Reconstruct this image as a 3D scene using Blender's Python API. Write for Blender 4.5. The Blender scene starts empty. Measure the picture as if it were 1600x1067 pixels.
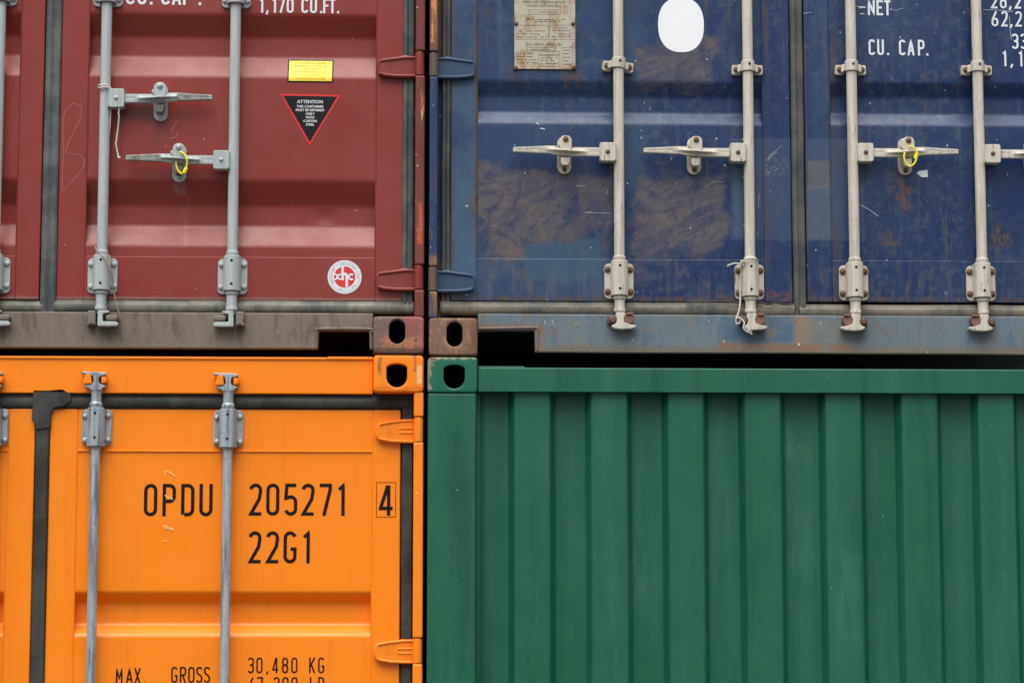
import bpy, bmesh, math, random
from mathutils import Vector, Matrix, noise as mnoise
R = math.radians
random.seed(4)
SC = bpy.context.scene
COL = SC.collection

# ------------------------------------------------------------------ camera
CAM_LOC = Vector((-0.02, -7.75, 1.70))
LENS = 85.0
YAW, PITCH = R(2.2), math.atan((2.633 - 1.70) / 7.75)
cam = bpy.data.cameras.new("camera")
cam.lens = LENS; cam.sensor_width = 36; cam.clip_end = 500
camo = bpy.data.objects.new("camera", cam); COL.objects.link(camo)
camo.location = CAM_LOC
camo.rotation_euler = (math.pi / 2 + PITCH, 0, -YAW)
SC.camera = camo
CAMR = camo.rotation_euler.to_matrix()
FPX = LENS / 36 * 1600

# ------------------------------------------------------------------ light: soft overcast
SUN_AZ, SUN_EL = R(200), R(66)
w = bpy.data.worlds.new("World"); SC.world = w; w.use_nodes = True
nt = w.node_tree; nt.nodes.clear()
sky = nt.nodes.new("ShaderNodeTexSky"); sky.sky_type = 'NISHITA'; sky.sun_disc = False
sky.sun_elevation = SUN_EL; sky.sun_rotation = SUN_AZ
sky.air_density = 1.0; sky.dust_density = 0.6; sky.ozone_density = 1.0
hs = nt.nodes.new("ShaderNodeHueSaturation"); hs.inputs['Saturation'].default_value = 0.28
bg = nt.nodes.new("ShaderNodeBackground"); bg.inputs['Strength'].default_value = 0.055
wo = nt.nodes.new("ShaderNodeOutputWorld")
# an overcast sky is about three times brighter overhead than at the horizon
tcw = nt.nodes.new("ShaderNodeTexCoord"); sw_ = nt.nodes.new("ShaderNodeSeparateXYZ"); nt.links.new(tcw.outputs['Generated'], sw_.inputs[0])
mr = nt.nodes.new("ShaderNodeMapRange"); nt.links.new(sw_.outputs[2], mr.inputs[0])
for i_, v_ in enumerate((0.02, 0.6, 0.16, 1.5)): mr.inputs[1 + i_].default_value = v_
vm = nt.nodes.new("ShaderNodeVectorMath"); vm.operation = 'SCALE'; nt.links.new(hs.outputs[0], vm.inputs[0]); nt.links.new(mr.outputs[0], vm.inputs['Scale'])
nt.links.new(sky.outputs[0], hs.inputs['Color']); nt.links.new(vm.outputs[0], bg.inputs['Color'])
nt.links.new(bg.outputs[0], wo.inputs['Surface'])
sl = bpy.data.lights.new("sun", 'SUN'); sl.energy = 1.5; sl.angle = R(60); sl.color = (1, .97, .93)
so = bpy.data.objects.new("sun", sl); COL.objects.link(so)
sd = Vector((math.sin(SUN_AZ) * math.cos(SUN_EL), math.cos(SUN_AZ) * math.cos(SUN_EL), math.sin(SUN_EL)))
so.rotation_euler = sd.to_track_quat('Z', 'Y').to_euler(); so.location = sd * 20
SC.view_settings.view_transform = 'Standard'; SC.view_settings.look = 'None'
SC.view_settings.exposure = 1.48; SC.view_settings.gamma = 1; SC.view_settings.use_curve_mapping = False

# ------------------------------------------------------------------ measuring: photo point -> point on the plane at depth y
def P(px, py, y=0.0):
    d = CAMR @ Vector(((px - 800) / FPX, -(py - 533.5) / FPX, -1))
    t = (y - CAM_LOC.y) / d.y
    return CAM_LOC + d * t
def X(px, py, y=0.0): return P(px, py, y).x
def Z(px, py, y=0.0): return P(px, py, y).z
S = 0.00206                                       # metres per photo pixel at the front plane

Y_SILL, Y_ROD, Y_DOOR, Y_PANEL, DEPTH = .047, .030, .062, .064, .037

# ------------------------------------------------------------------ node materials
def srgb(r, g, b):
    f = lambda c: ((c / 255 + .055) / 1.055) ** 2.4 if c > 10 else c / 255 / 12.92
    return (f(r), f(g), f(b), 1)
class NB:
    def __init__(s, name):
        s.m = bpy.data.materials.new(name); s.m.use_nodes = True
        s.t = s.m.node_tree; s.b = s.t.nodes['Principled BSDF']
        tc = s.t.nodes.new("ShaderNodeTexCoord"); s.co = tc.outputs['Object']; s.xyz = None
    def n(s, kind): return s.t.nodes.new(kind)
    def put(s, sock, v):
        if isinstance(v, bpy.types.NodeSocket): s.t.links.new(v, sock)
        else: sock.default_value = v
    def math(s, op, a, b=0.0, clamp=False):
        q = s.n("ShaderNodeMath"); q.operation = op; q.use_clamp = clamp
        s.put(q.inputs[0], a); s.put(q.inputs[1], b); return q.outputs[0]
    def mul(s, a, b): return s.math('MULTIPLY', a, b)
    def ramp(s, v, lo, hi, a=0.0, b=1.0):
        q = s.n("ShaderNodeMapRange"); q.interpolation_type = 'SMOOTHSTEP'
        s.put(q.inputs[0], v); s.put(q.inputs[1], lo); s.put(q.inputs[2], hi); s.put(q.inputs[3], a); s.put(q.inputs[4], b)
        return q.outputs[0]
    def mix(s, f, a, b):
        q = s.n("ShaderNodeMix"); q.data_type = 'RGBA'
        s.put(q.inputs[0], f); s.put(q.inputs[6], a); s.put(q.inputs[7], b); return q.outputs[2]
    def vec(s, scale, off=(0, 0, 0)):
        q = s.n("ShaderNodeMapping"); s.put(q.inputs[0], s.co)
        q.inputs['Scale'].default_value = scale; q.inputs['Location'].default_value = off; return q.outputs[0]
    def noise(s, scale=(1, 1, 1), sc=1.0, detail=4.0, rough=.55, dist=0.0, off=(0, 0, 0)):
        q = s.n("ShaderNodeTexNoise"); s.put(q.inputs['Vector'], s.vec(scale, off))
        q.inputs['Scale'].default_value = sc; q.inputs['Detail'].default_value = detail
        q.inputs['Roughness'].default_value = rough; q.inputs['Distortion'].default_value = dist
        return q.outputs[0]
    def specks(s, sc, size, keep, off=(0, 0, 0), scale=(1, 1, 1)):
        nz = s.n("ShaderNodeTexNoise"); s.put(nz.inputs['Vector'], s.co); nz.inputs['Scale'].default_value = sc * 3; nz.inputs['Detail'].default_value = 3
        vs = s.n("ShaderNodeVectorMath"); vs.operation = 'MULTIPLY_ADD'; s.put(vs.inputs[0], nz.outputs[1]); vs.inputs[1].default_value = (.35 / sc,) * 3; s.put(vs.inputs[2], s.vec(scale, off))
        q = s.n("ShaderNodeTexVoronoi"); s.put(q.inputs['Vector'], vs.outputs[0]); q.inputs['Scale'].default_value = sc
        d = s.ramp(q.outputs['Distance'], size * .6, size, 1, 0)
        sp = s.n("ShaderNodeSeparateColor"); s.put(sp.inputs[0], q.outputs['Color'])
        k = s.math('GREATER_THAN', sp.outputs[0], 1 - keep)
        return s.mul(d, k)
    def sep(s):
        if s.xyz is None:
            q = s.n("ShaderNodeSeparateXYZ"); s.put(q.inputs[0], s.co); s.xyz = q.outputs
            a = s.noise(sc=14, detail=5, rough=.6); b = s.noise(sc=14, detail=5, rough=.6, off=(7, 3, 5))
            s.wc = s.math('SUBTRACT', s.noise(sc=4.5, detail=2, off=(1, 9, 5)), .5); s.wd = s.math('SUBTRACT', s.noise(sc=4.5, detail=2, off=(8, 2, 3)), .5); s.wa = s.math('SUBTRACT', a, .5); s.wb = s.math('SUBTRACT', b, .5)
        return s.xyz
    def box(s, x0, x1, z0, z1, soft=.01, amp=.03, slow=0.0):
        s.sep()
        x = s.math('ADD', s.xyz[0], s.mul(s.wa, amp)); z = s.math('ADD', s.xyz[2], s.mul(s.wb, amp))
        if slow: x = s.math('ADD', x, s.mul(s.wc, slow)); z = s.math('ADD', z, s.mul(s.wd, slow))
        m = s.mul(s.ramp(x, x0 - soft, x0 + soft), s.ramp(x, x1 - soft, x1 + soft, 1, 0))
        return s.mul(m, s.mul(s.ramp(z, z0 - soft, z0 + soft), s.ramp(z, z1 - soft, z1 + soft, 1, 0)))
    def pbox(s, org, a, b, soft=.01, amp=.03, slow=0.0):        # a, b = two corners measured on the photograph
        p, q = P(*a, Y_DOOR) - org, P(*b, Y_DOOR) - org
        return s.box(min(p.x, q.x), max(p.x, q.x), min(p.z, q.z), max(p.z, q.z), soft, amp, slow)
    def strokes(s, ang, amp, along, across, off=(0, 0, 0), wsc=3.0):
        """brush-like streaks: stretched noise running at ang, bent by a slow warp"""
        nz = s.n("ShaderNodeTexNoise"); s.put(nz.inputs['Vector'], s.vec((1, 1, 1), off)); nz.inputs['Scale'].default_value = wsc; nz.inputs['Detail'].default_value = 1.5
        vs = s.n("ShaderNodeVectorMath"); vs.operation = 'MULTIPLY_ADD'; s.put(vs.inputs[0], nz.outputs[1]); vs.inputs[1].default_value = (amp,) * 3; s.put(vs.inputs[2], s.co)
        r = s.n("ShaderNodeVectorRotate"); r.rotation_type = 'Y_AXIS'; s.put(r.inputs['Vector'], vs.outputs[0]); r.inputs['Angle'].default_value = ang
        m = s.n("ShaderNodeMapping"); s.put(m.inputs[0], r.outputs[0]); m.inputs['Scale'].default_value = (along, 1, across); m.inputs['Location'].default_value = off
        q = s.n("ShaderNodeTexNoise"); s.put(q.inputs['Vector'], m.outputs[0]); q.inputs['Scale'].default_value = 1; q.inputs['Detail'].default_value = 6; q.inputs['Roughness'].default_value = .62
        return q.outputs[0]
    def done(s, col, rough=.5, bump=None, bstr=.1, bdist=.002, metal=0.0, spec=.5):
        s.put(s.b.inputs['Base Color'], col); s.put(s.b.inputs['Roughness'], rough)
        s.put(s.b.inputs['Metallic'], metal); s.b.inputs['Specular IOR Level'].default_value = spec
        if bump is not None:
            q = s.n("ShaderNodeBump"); q.inputs['Strength'].default_value = bstr; q.inputs['Distance'].default_value = bdist
            s.put(q.inputs['Height'], bump); s.t.links.new(q.outputs[0], s.b.inputs['Normal'])
        return s.m
RUST = srgb(110, 66, 40); RUST_D = srgb(70, 45, 33); BROWN = srgb(104, 86, 80)

def paint(name, base, fade, dark, fadeamt=.5, streak=.25, chips=0.0, rust=0.0, rough=.42, patches=None, org=None, chipcol=None, off=(0, 0, 0), pit=0.0):
    b = NB(name)
    big = b.noise(sc=1.6, detail=3, off=off)
    st = b.noise(scale=(26, 26, 1.1), sc=1, detail=5, rough=.6, off=off)
    fine = b.noise(sc=190, detail=3)
    c = b.mix(b.mul(b.ramp(big, .35, .72), fadeamt), base, fade)
    c = b.mix(b.mul(b.ramp(st, .5, .75), streak), c, fade)
    c = b.mix(b.mul(b.ramp(st, .46, .25), streak), c, dark)
    c = b.mix(b.mul(b.ramp(fine, .35, .75), .12), c, dark)
    mid = b.noise(sc=9, detail=6, rough=.65, off=off)
    c = b.mix(b.mul(b.ramp(mid, .56, .74), streak * .9), c, dark)
    if patches: c = patches(b, c, org)
    if rust:
        rn = b.noise(sc=11, detail=8, rough=.68, off=(3, 1, 8))
        c = b.mix(b.ramp(rn, .76 - rust * .1, .83 - rust * .1), c, RUST)
        c = b.mix(b.mul(b.specks(19, .17, rust * .28, off=(2, 2, 2)), .75), c, RUST_D)
    if chips:
        cc = chipcol or srgb(215, 215, 210)
        c = b.mix(b.specks(34, .105, chips), c, cc)
        c = b.mix(b.mul(b.specks(60, .13, chips * .8, off=(4, 1, 2), scale=(1, 1, .45)), .7), c, cc)
    r = b.ramp(mid, .3, .7, rough - .09, rough + .05)
    bm_ = b.math('ADD', b.mul(b.noise(sc=5, detail=2), .6), b.mul(fine, .035))
    if pit: bm_ = b.math('ADD', bm_, b.mul(b.noise(sc=70, detail=6, rough=.7), pit))
    return b.done(c, r, bm_, .22 + pit * .5, .006)

def plain(name, col, rough=.5, var=.15, metal=0.0, sc=40, spec=.5):
    b = NB(name)
    n1 = b.noise(sc=sc, detail=5, rough=.6)
    dk = tuple(v * .55 for v in col[:3]) + (1,)
    c = b.mix(b.mul(b.ramp(n1, .45, .75), var), col, dk)
    return b.done(c, b.ramp(n1, .3, .7, rough - .05, rough + .1), n1, .05, .001, metal, spec)

def galvanised(name, col, dark, metal=.35, rough=.45, streak=.5, scr=0.25, scol=None, iso=False):
    b = NB(name)
    oi = b.n("ShaderNodeObjectInfo")
    add = b.n("ShaderNodeVectorMath"); add.operation = 'ADD'; b.put(add.inputs[0], b.co)
    sc_ = b.n("ShaderNodeVectorMath"); sc_.operation = 'SCALE'; b.put(sc_.inputs[0], (3.1, 1.7, 5.3)); b.put(sc_.inputs['Scale'], oi.outputs['Random'])
    b.put(add.inputs[1], sc_.outputs[0]); b.co = add.outputs[0]
    st = b.noise(scale=(60, 160, 160) if iso else (75, 75, 5), sc=1, detail=6, rough=.62)
    mt = b.noise(sc=55, detail=5, rough=.6)
    c = b.mix(b.mul(b.ramp(st, .44, .66), streak), col, dark)
    c = b.mix(b.mul(b.ramp(mt, .5, .7), streak * .55), c, dark)
    s2 = b.noise(scale=(110, 260, 260) if iso else (150, 150, 11), sc=1, detail=4, rough=.7, off=(5, 5, 5)); s3 = b.noise(sc=6, detail=3, off=(1, 4, 4))
    c = b.mix(b.mul(b.mul(b.ramp(s2, .60, .66), b.ramp(s3, .40, .58)), scr), c, scol or dark)
    return b.done(c, b.ramp(mt, .3, .7, rough - .08, rough + .1), mt, .08, .001, metal)

# ------------------------------------------------------------------ mesh helpers
WO = {}
def bm_merge(dst, src, mat=0):
    for f in src.faces: f.material_index = mat
    me = bpy.data.meshes.new("tmp"); src.to_mesh(me); src.free(); dst.from_mesh(me); bpy.data.meshes.remove(me)
def box(bm, x0, x1, y0, y1, z0, z1, bev=.003, mat=0, seg=2):
    b = bmesh.new(); bmesh.ops.create_cube(b, size=1)
    for v in b.verts: v.co = Vector(((x0 + x1) / 2 + v.co.x * (x1 - x0), (y0 + y1) / 2 + v.co.y * (y1 - y0), (z0 + z1) / 2 + v.co.z * (z1 - z0)))
    if bev: bmesh.ops.bevel(b, geom=b.edges[:], offset=bev, segments=seg, affect='EDGES', profile=.5)
    bm_merge(bm, b, mat)
def prism(bm, pts, y0, y1, bev=.003, mat=0, seg=2):       # outline in x, z; front face at y0
    b = bmesh.new()
    f = b.faces.new([b.verts.new((x, y0, z)) for x, z in pts])
    r = bmesh.ops.extrude_face_region(b, geom=[f])
    for v in r['geom']:
        if isinstance(v, bmesh.types.BMVert): v.co.y = y1
    bmesh.ops.recalc_face_normals(b, faces=b.faces[:])
    if bev: bmesh.ops.bevel(b, geom=b.edges[:], offset=bev, segments=seg, affect='EDGES', profile=.5)
    bm_merge(bm, b, mat)
def rrect(cx, cz, w_, h_, r, n=5):
    out = []
    for (sx, sz, a0) in ((1, 1, 0), (-1, 1, 90), (-1, -1, 180), (1, -1, 270)):
        for k in range(n + 1):
            a = R(a0 + 90 * k / n)
            out.append((cx + sx * (w_ / 2 - r) + r * math.cos(a), cz + sz * (h_ / 2 - r) + r * math.sin(a)))
    return out
def lathe(bm, prof, cx=0, cy=0, cz=0, seg=28, axis='z', mat=0, a0=0, a1=360):
    b = bmesh.new(); full = (a1 - a0) >= 360
    n = seg if full else seg + 1
    rings = []
    for r, h in prof:
        ring = []
        for k in range(n):
            a = R(a0 + (a1 - a0) * k / seg)
            p = (r * math.cos(a), r * math.sin(a), h) if axis == 'z' else (r * math.cos(a), h, r * math.sin(a))
            ring.append(b.verts.new((p[0] + cx, p[1] + cy, p[2] + cz)))
        rings.append(ring)
    for i in range(len(rings) - 1):
        for k in range(n if full else n - 1):
            b.faces.new((rings[i][k], rings[i][(k + 1) % n], rings[i + 1][(k + 1) % n], rings[i + 1][k]))
    if full:
        for ring, (r, h) in ((rings[0], prof[0]), (rings[-1], prof[-1])):
            if r > 1e-5: b.faces.new(ring)
    bmesh.ops.remove_doubles(b, verts=b.verts[:], dist=1e-6)
    bmesh.ops.recalc_face_normals(b, faces=b.faces[:]); bm_merge(bm, b, mat)
def tube(bm, pts, r, seg=8, mat=0, closed=False):
    b = bmesh.new(); pts = [Vector(p) for p in pts]; n = len(pts); rings = []
    for i, p in enumerate(pts):
        a = pts[i - 1] if (i or closed) else p; c = pts[(i + 1) % n] if (i < n - 1 or closed) else p
        t = (c - a).normalized(); u = t.cross(Vector((0, 1, .01))); u = u.normalized() if u.length > 1e-4 else Vector((1, 0, 0)); v = t.cross(u)
        rr = r[i] if isinstance(r, (list, tuple)) else r
        rings.append([b.verts.new(p + (u * math.cos(2 * math.pi * k / seg) + v * math.sin(2 * math.pi * k / seg)) * rr) for k in range(seg)])
    for i in range(n if closed else n - 1):
        for k in range(seg):
            b.faces.new((rings[i][k], rings[i][(k + 1) % seg], rings[(i + 1) % n][(k + 1) % seg], rings[(i + 1) % n][k]))
    if not closed: b.faces.new(rings[0]); b.faces.new(rings[-1])
    bmesh.ops.recalc_face_normals(b, faces=b.faces[:]); bm_merge(bm, b, mat)
def smooth_path(pts, n=6):
    pts = [Vector(p) for p in pts]; out = []
    for i in range(len(pts) - 1):
        a, b, c, d = pts[max(i - 1, 0)], pts[i], pts[i + 1], pts[min(i + 2, len(pts) - 1)]
        for k in range(n):
            t = k / n
            out.append(.5 * ((2 * b) + (c - a) * t + (2 * a - 5 * b + 4 * c - d) * t * t + (3 * b - a - 3 * c + d) * t ** 3))
    out.append(pts[-1]); return out

def mesh_of(name, bm, mats, origin=Vector((0, 0, 0)), ang=32):
    me = bpy.data.meshes.new(name)
    for v in bm.verts: v.co -= origin
    bm.to_mesh(me); bm.free()
    for m in (mats if isinstance(mats, (list, tuple)) else [mats]): me.materials.append(m)
    for p in me.polygons: p.use_smooth = True
    me.set_sharp_from_angle(angle=R(ang))
    return me
def place(name, me, parent=None, at=None, label=None, flip=False):
    o = bpy.data.objects.new(name, me); COL.objects.link(o)
    wn = o.modifiers.new('weighted_normal', 'WEIGHTED_NORMAL'); wn.keep_sharp = True; wn.weight = 60
    at = Vector(at) if at is not None else WO[parent].copy()
    WO[o] = at
    if parent is not None: o.parent = parent; o.location = at - WO[parent]
    else: o.location = at
    if label: o['label'] = label
    return o
def part(name, bm, mats, parent, at=None, label=None, ang=32):
    at = Vector(at) if at is not None else WO[parent].copy()
    return place(name, mesh_of(name, bm, mats, at, ang), parent, at, label)
def mirror_x(me):
    m = me.copy(); b = bmesh.new(); b.from_mesh(m)
    for v in b.verts: v.co.x = -v.co.x
    bmesh.ops.reverse_faces(b, faces=b.faces[:]); b.to_mesh(m); b.free(); m.set_sharp_from_angle(angle=R(32)); return m
def thing(name, label, cat, at, group=None):
    o = bpy.data.objects.new(name, None); COL.objects.link(o); o.location = at; o.empty_display_size = .2
    WO[o] = Vector(at); o['label'] = label; o['category'] = cat
    if group: o['group'] = group
    return o

# ------------------------------------------------------------------ stencil lettering, drawn stroke by stroke (cap height 1)
def arc(cx, cy, rx, ry, a0, a1, n=9):
    return [(cx + rx * math.cos(R(a0 + (a1 - a0) * k / n)), cy + ry * math.sin(R(a0 + (a1 - a0) * k / n))) for k in range(n + 1)]
def glyph(ch, a, b):                                # a x b = size of the centre-line box
    r = a / 2; q = min(a * .5, .2); m = b * .52
    top = lambda s=180, e=0: arc(r, b - r, r, r, s, e); bot = lambda s=360, e=180: arc(r, r, r, r, s, e)
    G = {
     'O': [top() + bot() + [(0, b - r)]], '0': [top() + bot() + [(0, b - r)]],
     'U': [[(0, b + st_), (0, r)] + arc(r, r, r, r, 180, 360) + [(a, b + st_)]],
     'D': [[(0, 0), (0, b), (a - q, b)] + arc(a - q, b - q, q, q, 90, 0) + arc(a - q, q, q, q, 0, -90) + [(st_, 0)]],
     'P': [[(0, -st_), (0, b), (a - q, b)] + arc(a - q, b - q, q, q, 90, 0) + arc(a - q, m - .06 + q, q, q, 0, -90) + [(st_, m - .06)]],
     'R': [[(0, -st_), (0, b), (a - q, b)] + arc(a - q, b - q, q, q, 90, 0) + arc(a - q, m - .04 + q, q, q, 0, -90) + [(st_, m - .04)], [(a * .45, m - .04), (a, -st_)]],
     'B': [[(0, 0), (0, b), (a - q, b)] + arc(a - q, b - q, q * .9, q, 90, 0) + arc(a - q, m + q, q * .9, q, 0, -90) + [(st_, m)], [(a * .4, m), (a - q, m)] + arc(a - q, m - q, q, q, 90, 0) + arc(a - q, q, q, q, 0, -90) + [(st_, 0)]],
     '2': [arc(r, b - r, r, r, 170, 0) + [(a, b - r - .04), (a * .88, b * .52), (0.01, 0), (a + st_ * .6, 0)]],
     '5': [[(a + st_ * .3, b), (0.03, b), (0, b * .55)] + arc(r, b * .55 - r * .75, r, r, 120, 0) + arc(r, r, r, r, 0, -165)],
     '7': [[(-st_ * .5, b), (a, b), (a, b * .86), (a * .36, -st_)]],
     '1': [[(a * .12, b * .85), (a * .55, b), (a * .55, -st_)]],
     '4': [[(a * .78, -st_), (a * .78, b + st_ * .6)], [(a * .70, b + st_ * .6), (0.01, b * .2), (a + st_, b * .2)]],
     'G': [arc(r, b - r, r, r, 15, 180) + arc(r, r, r, r, 180, 360) + [(a, b * .44), (a * .55, b * .44)]],
     'C': [arc(r, b - r, r, r, 10, 180) + arc(r, r, r, r, 180, 350)],
     'M': [[(0, -st_), (0, b), (r, b * .3), (a, b), (a, -st_)]],
     'N': [[(0, -st_), (0, b), (a, 0), (a, b + st_)]],
     'A': [[(-.02, -st_), (r, b), (a + .02, -st_)], [(a * .16, b * .27), (a * .84, b * .27)]],
     'X': [[(0, -st_), (a, b + st_)], [(a, -st_), (0, b + st_)]],
     'S': [arc(r, b - r, r, r, 15, 180) + [(0.01, b * .66), (a * .3, b * .54), (a * .7, b * .46), (a - .01, b * .34)] + arc(r, r, r, r, 0, -165)],
     '3': [arc(r, b - r, r, r, 165, 0) + arc(r * .9, m + r * .8, r * 1.1, r * .8, 0, -90) + [(a * .3, m)], [(a * .45, m)] + arc(r * .9, m - r * .8, r * 1.1, r * .8, 90, 0) + arc(r, r, r, r, 0, -165)],
     '8': [arc(r, b - r, r * .94, r, 90, 450, 20)[:-1] and (arc(r, b - r, r * .94, r, 180, 0) + arc(r, m + r * .8, r * .94, r * .8, 0, -180) + [(r * .06, b - r)]), arc(r, m - r * .8, r, r * .8, 180, 0) + arc(r, r, r, r, 0, -180) + [(0, m - r * .8)]],
     '6': [[(a * .8, b + st_ * .6), (a * .1, b * .5), (0, r)] + arc(r, r, r, r, 180, 360) + arc(r, b * .5 - r, r, r, 0, 180) + [(0, r)]],
     'K': [[(0, -st_), (0, b + st_)], [(a, b + st_), (0, b * .4)], [(a * .3, b * .55), (a, -st_)]],
     'L': [[(0, b + st_), (0, 0), (a + st_ * .5, 0)]],
     'T': [[(-st_ * .6, b), (a + st_ * .6, b)], [(r, b), (r, -st_)]],
     'F': [[(a + st_ * .5, b), (0, b), (0, -st_)], [(0, b * .52), (a * .85, b * .52)]],
     'E': [[(a + st_ * .5, b), (0, b), (0, 0), (a + st_ * .5, 0)], [(0, b * .52), (a * .85, b * .52)]],
     '.': [[(r, -st_), (r, st_ * 1.2)]], ',': [[(r + .03, st_ * 1.4), (r - .06, -st_ * 2.6)]],
    }
    return G.get(ch, [])
st_ = .05
def ribbon(b, pts, wd, f, mat=0):
    out = []
    for i in range(len(pts) - 1):
        p, q = Vector(pts[i]), Vector(pts[i + 1]); n = max(1, int((q - p).length / .012))
        out += [p.lerp(q, k / n) for k in range(n)]
    out.append(Vector(pts[-1]))
    pts = [out[0]]
    for p in out[1:]:
        if (p - pts[-1]).length > 1e-5: pts.append(p)
    L = []
    for i, p in enumerate(pts):
        d0 = (p - pts[i - 1]).normalized() if i else (pts[1] - p).normalized()
        d1 = (pts[i + 1] - p).normalized() if i < len(pts) - 1 else d0
        n0, n1 = Vector((-d0.y, d0.x)), Vector((-d1.y, d1.x)); nn = n0 + n1
        nn = nn.normalized() if nn.length > .2 else n0
        k = min(1 / max(nn.dot(n0), .35), 1.9)
        L.append((b.verts.new(f(*(p + nn * wd / 2 * k))), b.verts.new(f(*(p - nn * wd / 2 * k)))))
    for i in range(len(L) - 1):
        q = b.faces.new((L[i][0], L[i][1], L[i + 1][1], L[i + 1][0])); q.material_index = mat
def lettering(text, parent, mat, xs, ztop, zbot, surf, stroke=.105, width=.41, label=None, slant=0, off=.0009):
    """xs = left edge of each character, in metres"""
    global st_
    h = ztop - zbot; st_ = stroke / 2; a, b_ = width - stroke, 1 - stroke
    bm = bmesh.new()
    for ch, x0 in zip([c for c in text if c != ' '], xs):
        for gi, pl in enumerate(glyph(ch, a, b_)):
            ribbon(bm, [(x0 + (u + st_ + slant * v) * h, zbot + (v + st_) * h) for u, v in pl], stroke * h, lambda x, z: Vector((x, surf(x, z) - off - gi * .0003, z)))
    for f in bm.faces:
        f.normal_update()
        if f.normal.y > 0: f.normal_flip()
    return part('lettering', bm, mat, parent, None, label)
def printed(text, size, cx, cz, align='CENTER', sx=1.0):
    """small print set with the built-in face -> list of triangles in x, z"""
    cu = bpy.data.curves.new("t", 'FONT'); cu.body = text; cu.size = size; cu.align_x = align; cu.align_y = 'CENTER'; cu.resolution_u = 2
    o = bpy.data.objects.new("t", cu); COL.objects.link(o)
    bpy.context.view_layer.update()
    me = bpy.data.meshes.new_from_object(o)
    vs = [(cx + v.co.x * sx, cz + v.co.y) for v in me.vertices]; fs = [tuple(p.vertices) for p in me.polygons]
    bpy.data.objects.remove(o); bpy.data.curves.remove(cu); bpy.data.meshes.remove(me)
    return vs, fs
def add_print(bm, vf, f, mat=0):
    vs, fs = vf; V = [bm.verts.new(f(x, z)) for x, z in vs]
    for q in fs:
        try: p = bm.faces.new([V[i] for i in q])
        except ValueError: continue
        p.material_index = mat; p.normal_update()
        if p.normal.y > 0: p.normal_flip()
def sheet(bm, pts, f, mat=0, lim=.016):
    b = bmesh.new(); b.faces.new([b.verts.new((x, 0, z)) for x, z in pts]); bmesh.ops.triangulate(b, faces=b.faces[:])
    for _ in range(6):
        es = [e for e in b.edges if e.calc_length() > lim]
        if not es: break
        bmesh.ops.subdivide_edges(b, edges=es, cuts=1); bmesh.ops.triangulate(b, faces=[q for q in b.faces if len(q.verts) > 3])
    for v in b.verts: v.co = f(v.co.x, v.co.z)
    for q in b.faces:
        q.normal_update()
        if q.normal.y > 0: q.normal_flip()
    bm_merge(bm, b, mat)

# ------------------------------------------------------------------ ground of the yard
def ground():
    b = NB('asphalt'); n1 = b.noise(sc=.6, detail=8, rough=.6); n2 = b.noise(sc=30, detail=4)
    c = b.mix(b.ramp(n1, .35, .7), srgb(74, 73, 71), srgb(58, 57, 56)); c = b.mix(b.mul(b.ramp(n2, .4, .7), .3), c, srgb(88, 86, 82))
    m = b.done(c, .85, n2, .2, .003)
    bm = bmesh.new()
    bm.faces.new([bm.verts.new(p) for p in ((-120, -120, 0), (120, -120, 0), (120, 120, 0), (-120, 120, 0))])
    o = place('ground', mesh_of('ground', bm, m), None, (0, 0, 0)); o['kind'] = 'structure'
ground()

# ================================================================== materials
WHITE_INK = plain('white_lettering', srgb(228, 230, 232), .5, .14, sc=70)
BLACK_INK = plain('black_lettering', srgb(22, 17, 14), .6, .1, spec=.2)
DARK = plain('dark_hollow', (.004, .004, .004, 1), .9, 0)
RUSTY = paint('rusty_steel', srgb(112, 82, 64), srgb(140, 112, 88), RUST_D, .6, .7, .3, .9, .7, chipcol=srgb(150, 110, 80))

CR = Vector((X(663, 300) - 1.219, 0, 2.598)); CB = Vector((X(670, 300) + 1.219, 0, 2.596))
CO = Vector((X(662, 600) - 1.219, 0, 0.0)); CG = Vector((X(668, 600) + 1.219, 0, 0.0))

def red_patches(b, c, org):
    sw = b.noise(scale=(30, 30, 3), sc=1, detail=4)
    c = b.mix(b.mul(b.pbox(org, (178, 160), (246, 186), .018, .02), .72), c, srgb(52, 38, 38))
    c = b.mix(b.mul(b.mul(b.pbox(org, (238, 185), (262, 235), .012, .02), b.ramp(sw, .4, .65)), .4), c, srgb(96, 64, 64))
    c = b.mix(b.mul(b.mul(b.pbox(org, (270, 280), (292, 385), .01, .02), b.ramp(sw, .45, .6)), .35), c, srgb(165, 125, 122))
    c = b.mix(b.mul(b.pbox(org, (-20, 463), (640, 474), .005, .012), .55), c, srgb(140, 118, 108))
    return c
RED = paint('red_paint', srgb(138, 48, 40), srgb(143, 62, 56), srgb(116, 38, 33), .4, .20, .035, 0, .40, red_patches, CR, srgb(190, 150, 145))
RED_FIT = paint('red_hinge_paint', srgb(134, 48, 42), srgb(146, 70, 62), srgb(98, 38, 32), .5, .4, .22, .55, .42, chipcol=srgb(196, 172, 160))
def red_post_patches(b, c, org):
    n = b.noise(scale=(60, 60, 9), sc=1, detail=6, rough=.65)
    c = b.mix(b.mul(b.mul(b.pbox(org, (640, 122), (668, 185), .02, .02), b.ramp(n, .48, .60)), .8), c, srgb(170, 84, 54))
    c = b.mix(b.mul(b.pbox(org, (654, 322), (660, 385), .004, .02), b.ramp(n, .40, .5)), c, srgb(190, 80, 46))
    c = b.mix(b.mul(b.pbox(org, (640, 130), (668, 190), .02, .02), b.ramp(n, .60, .63)), c, srgb(220, 196, 160))
    return c
RED_POST = paint('red_post_paint', srgb(112, 46, 38), srgb(128, 72, 62), srgb(78, 40, 32), .6, .7, .35, .9, .45, red_post_patches, CR, srgb(208, 178, 165), pit=.3)
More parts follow.
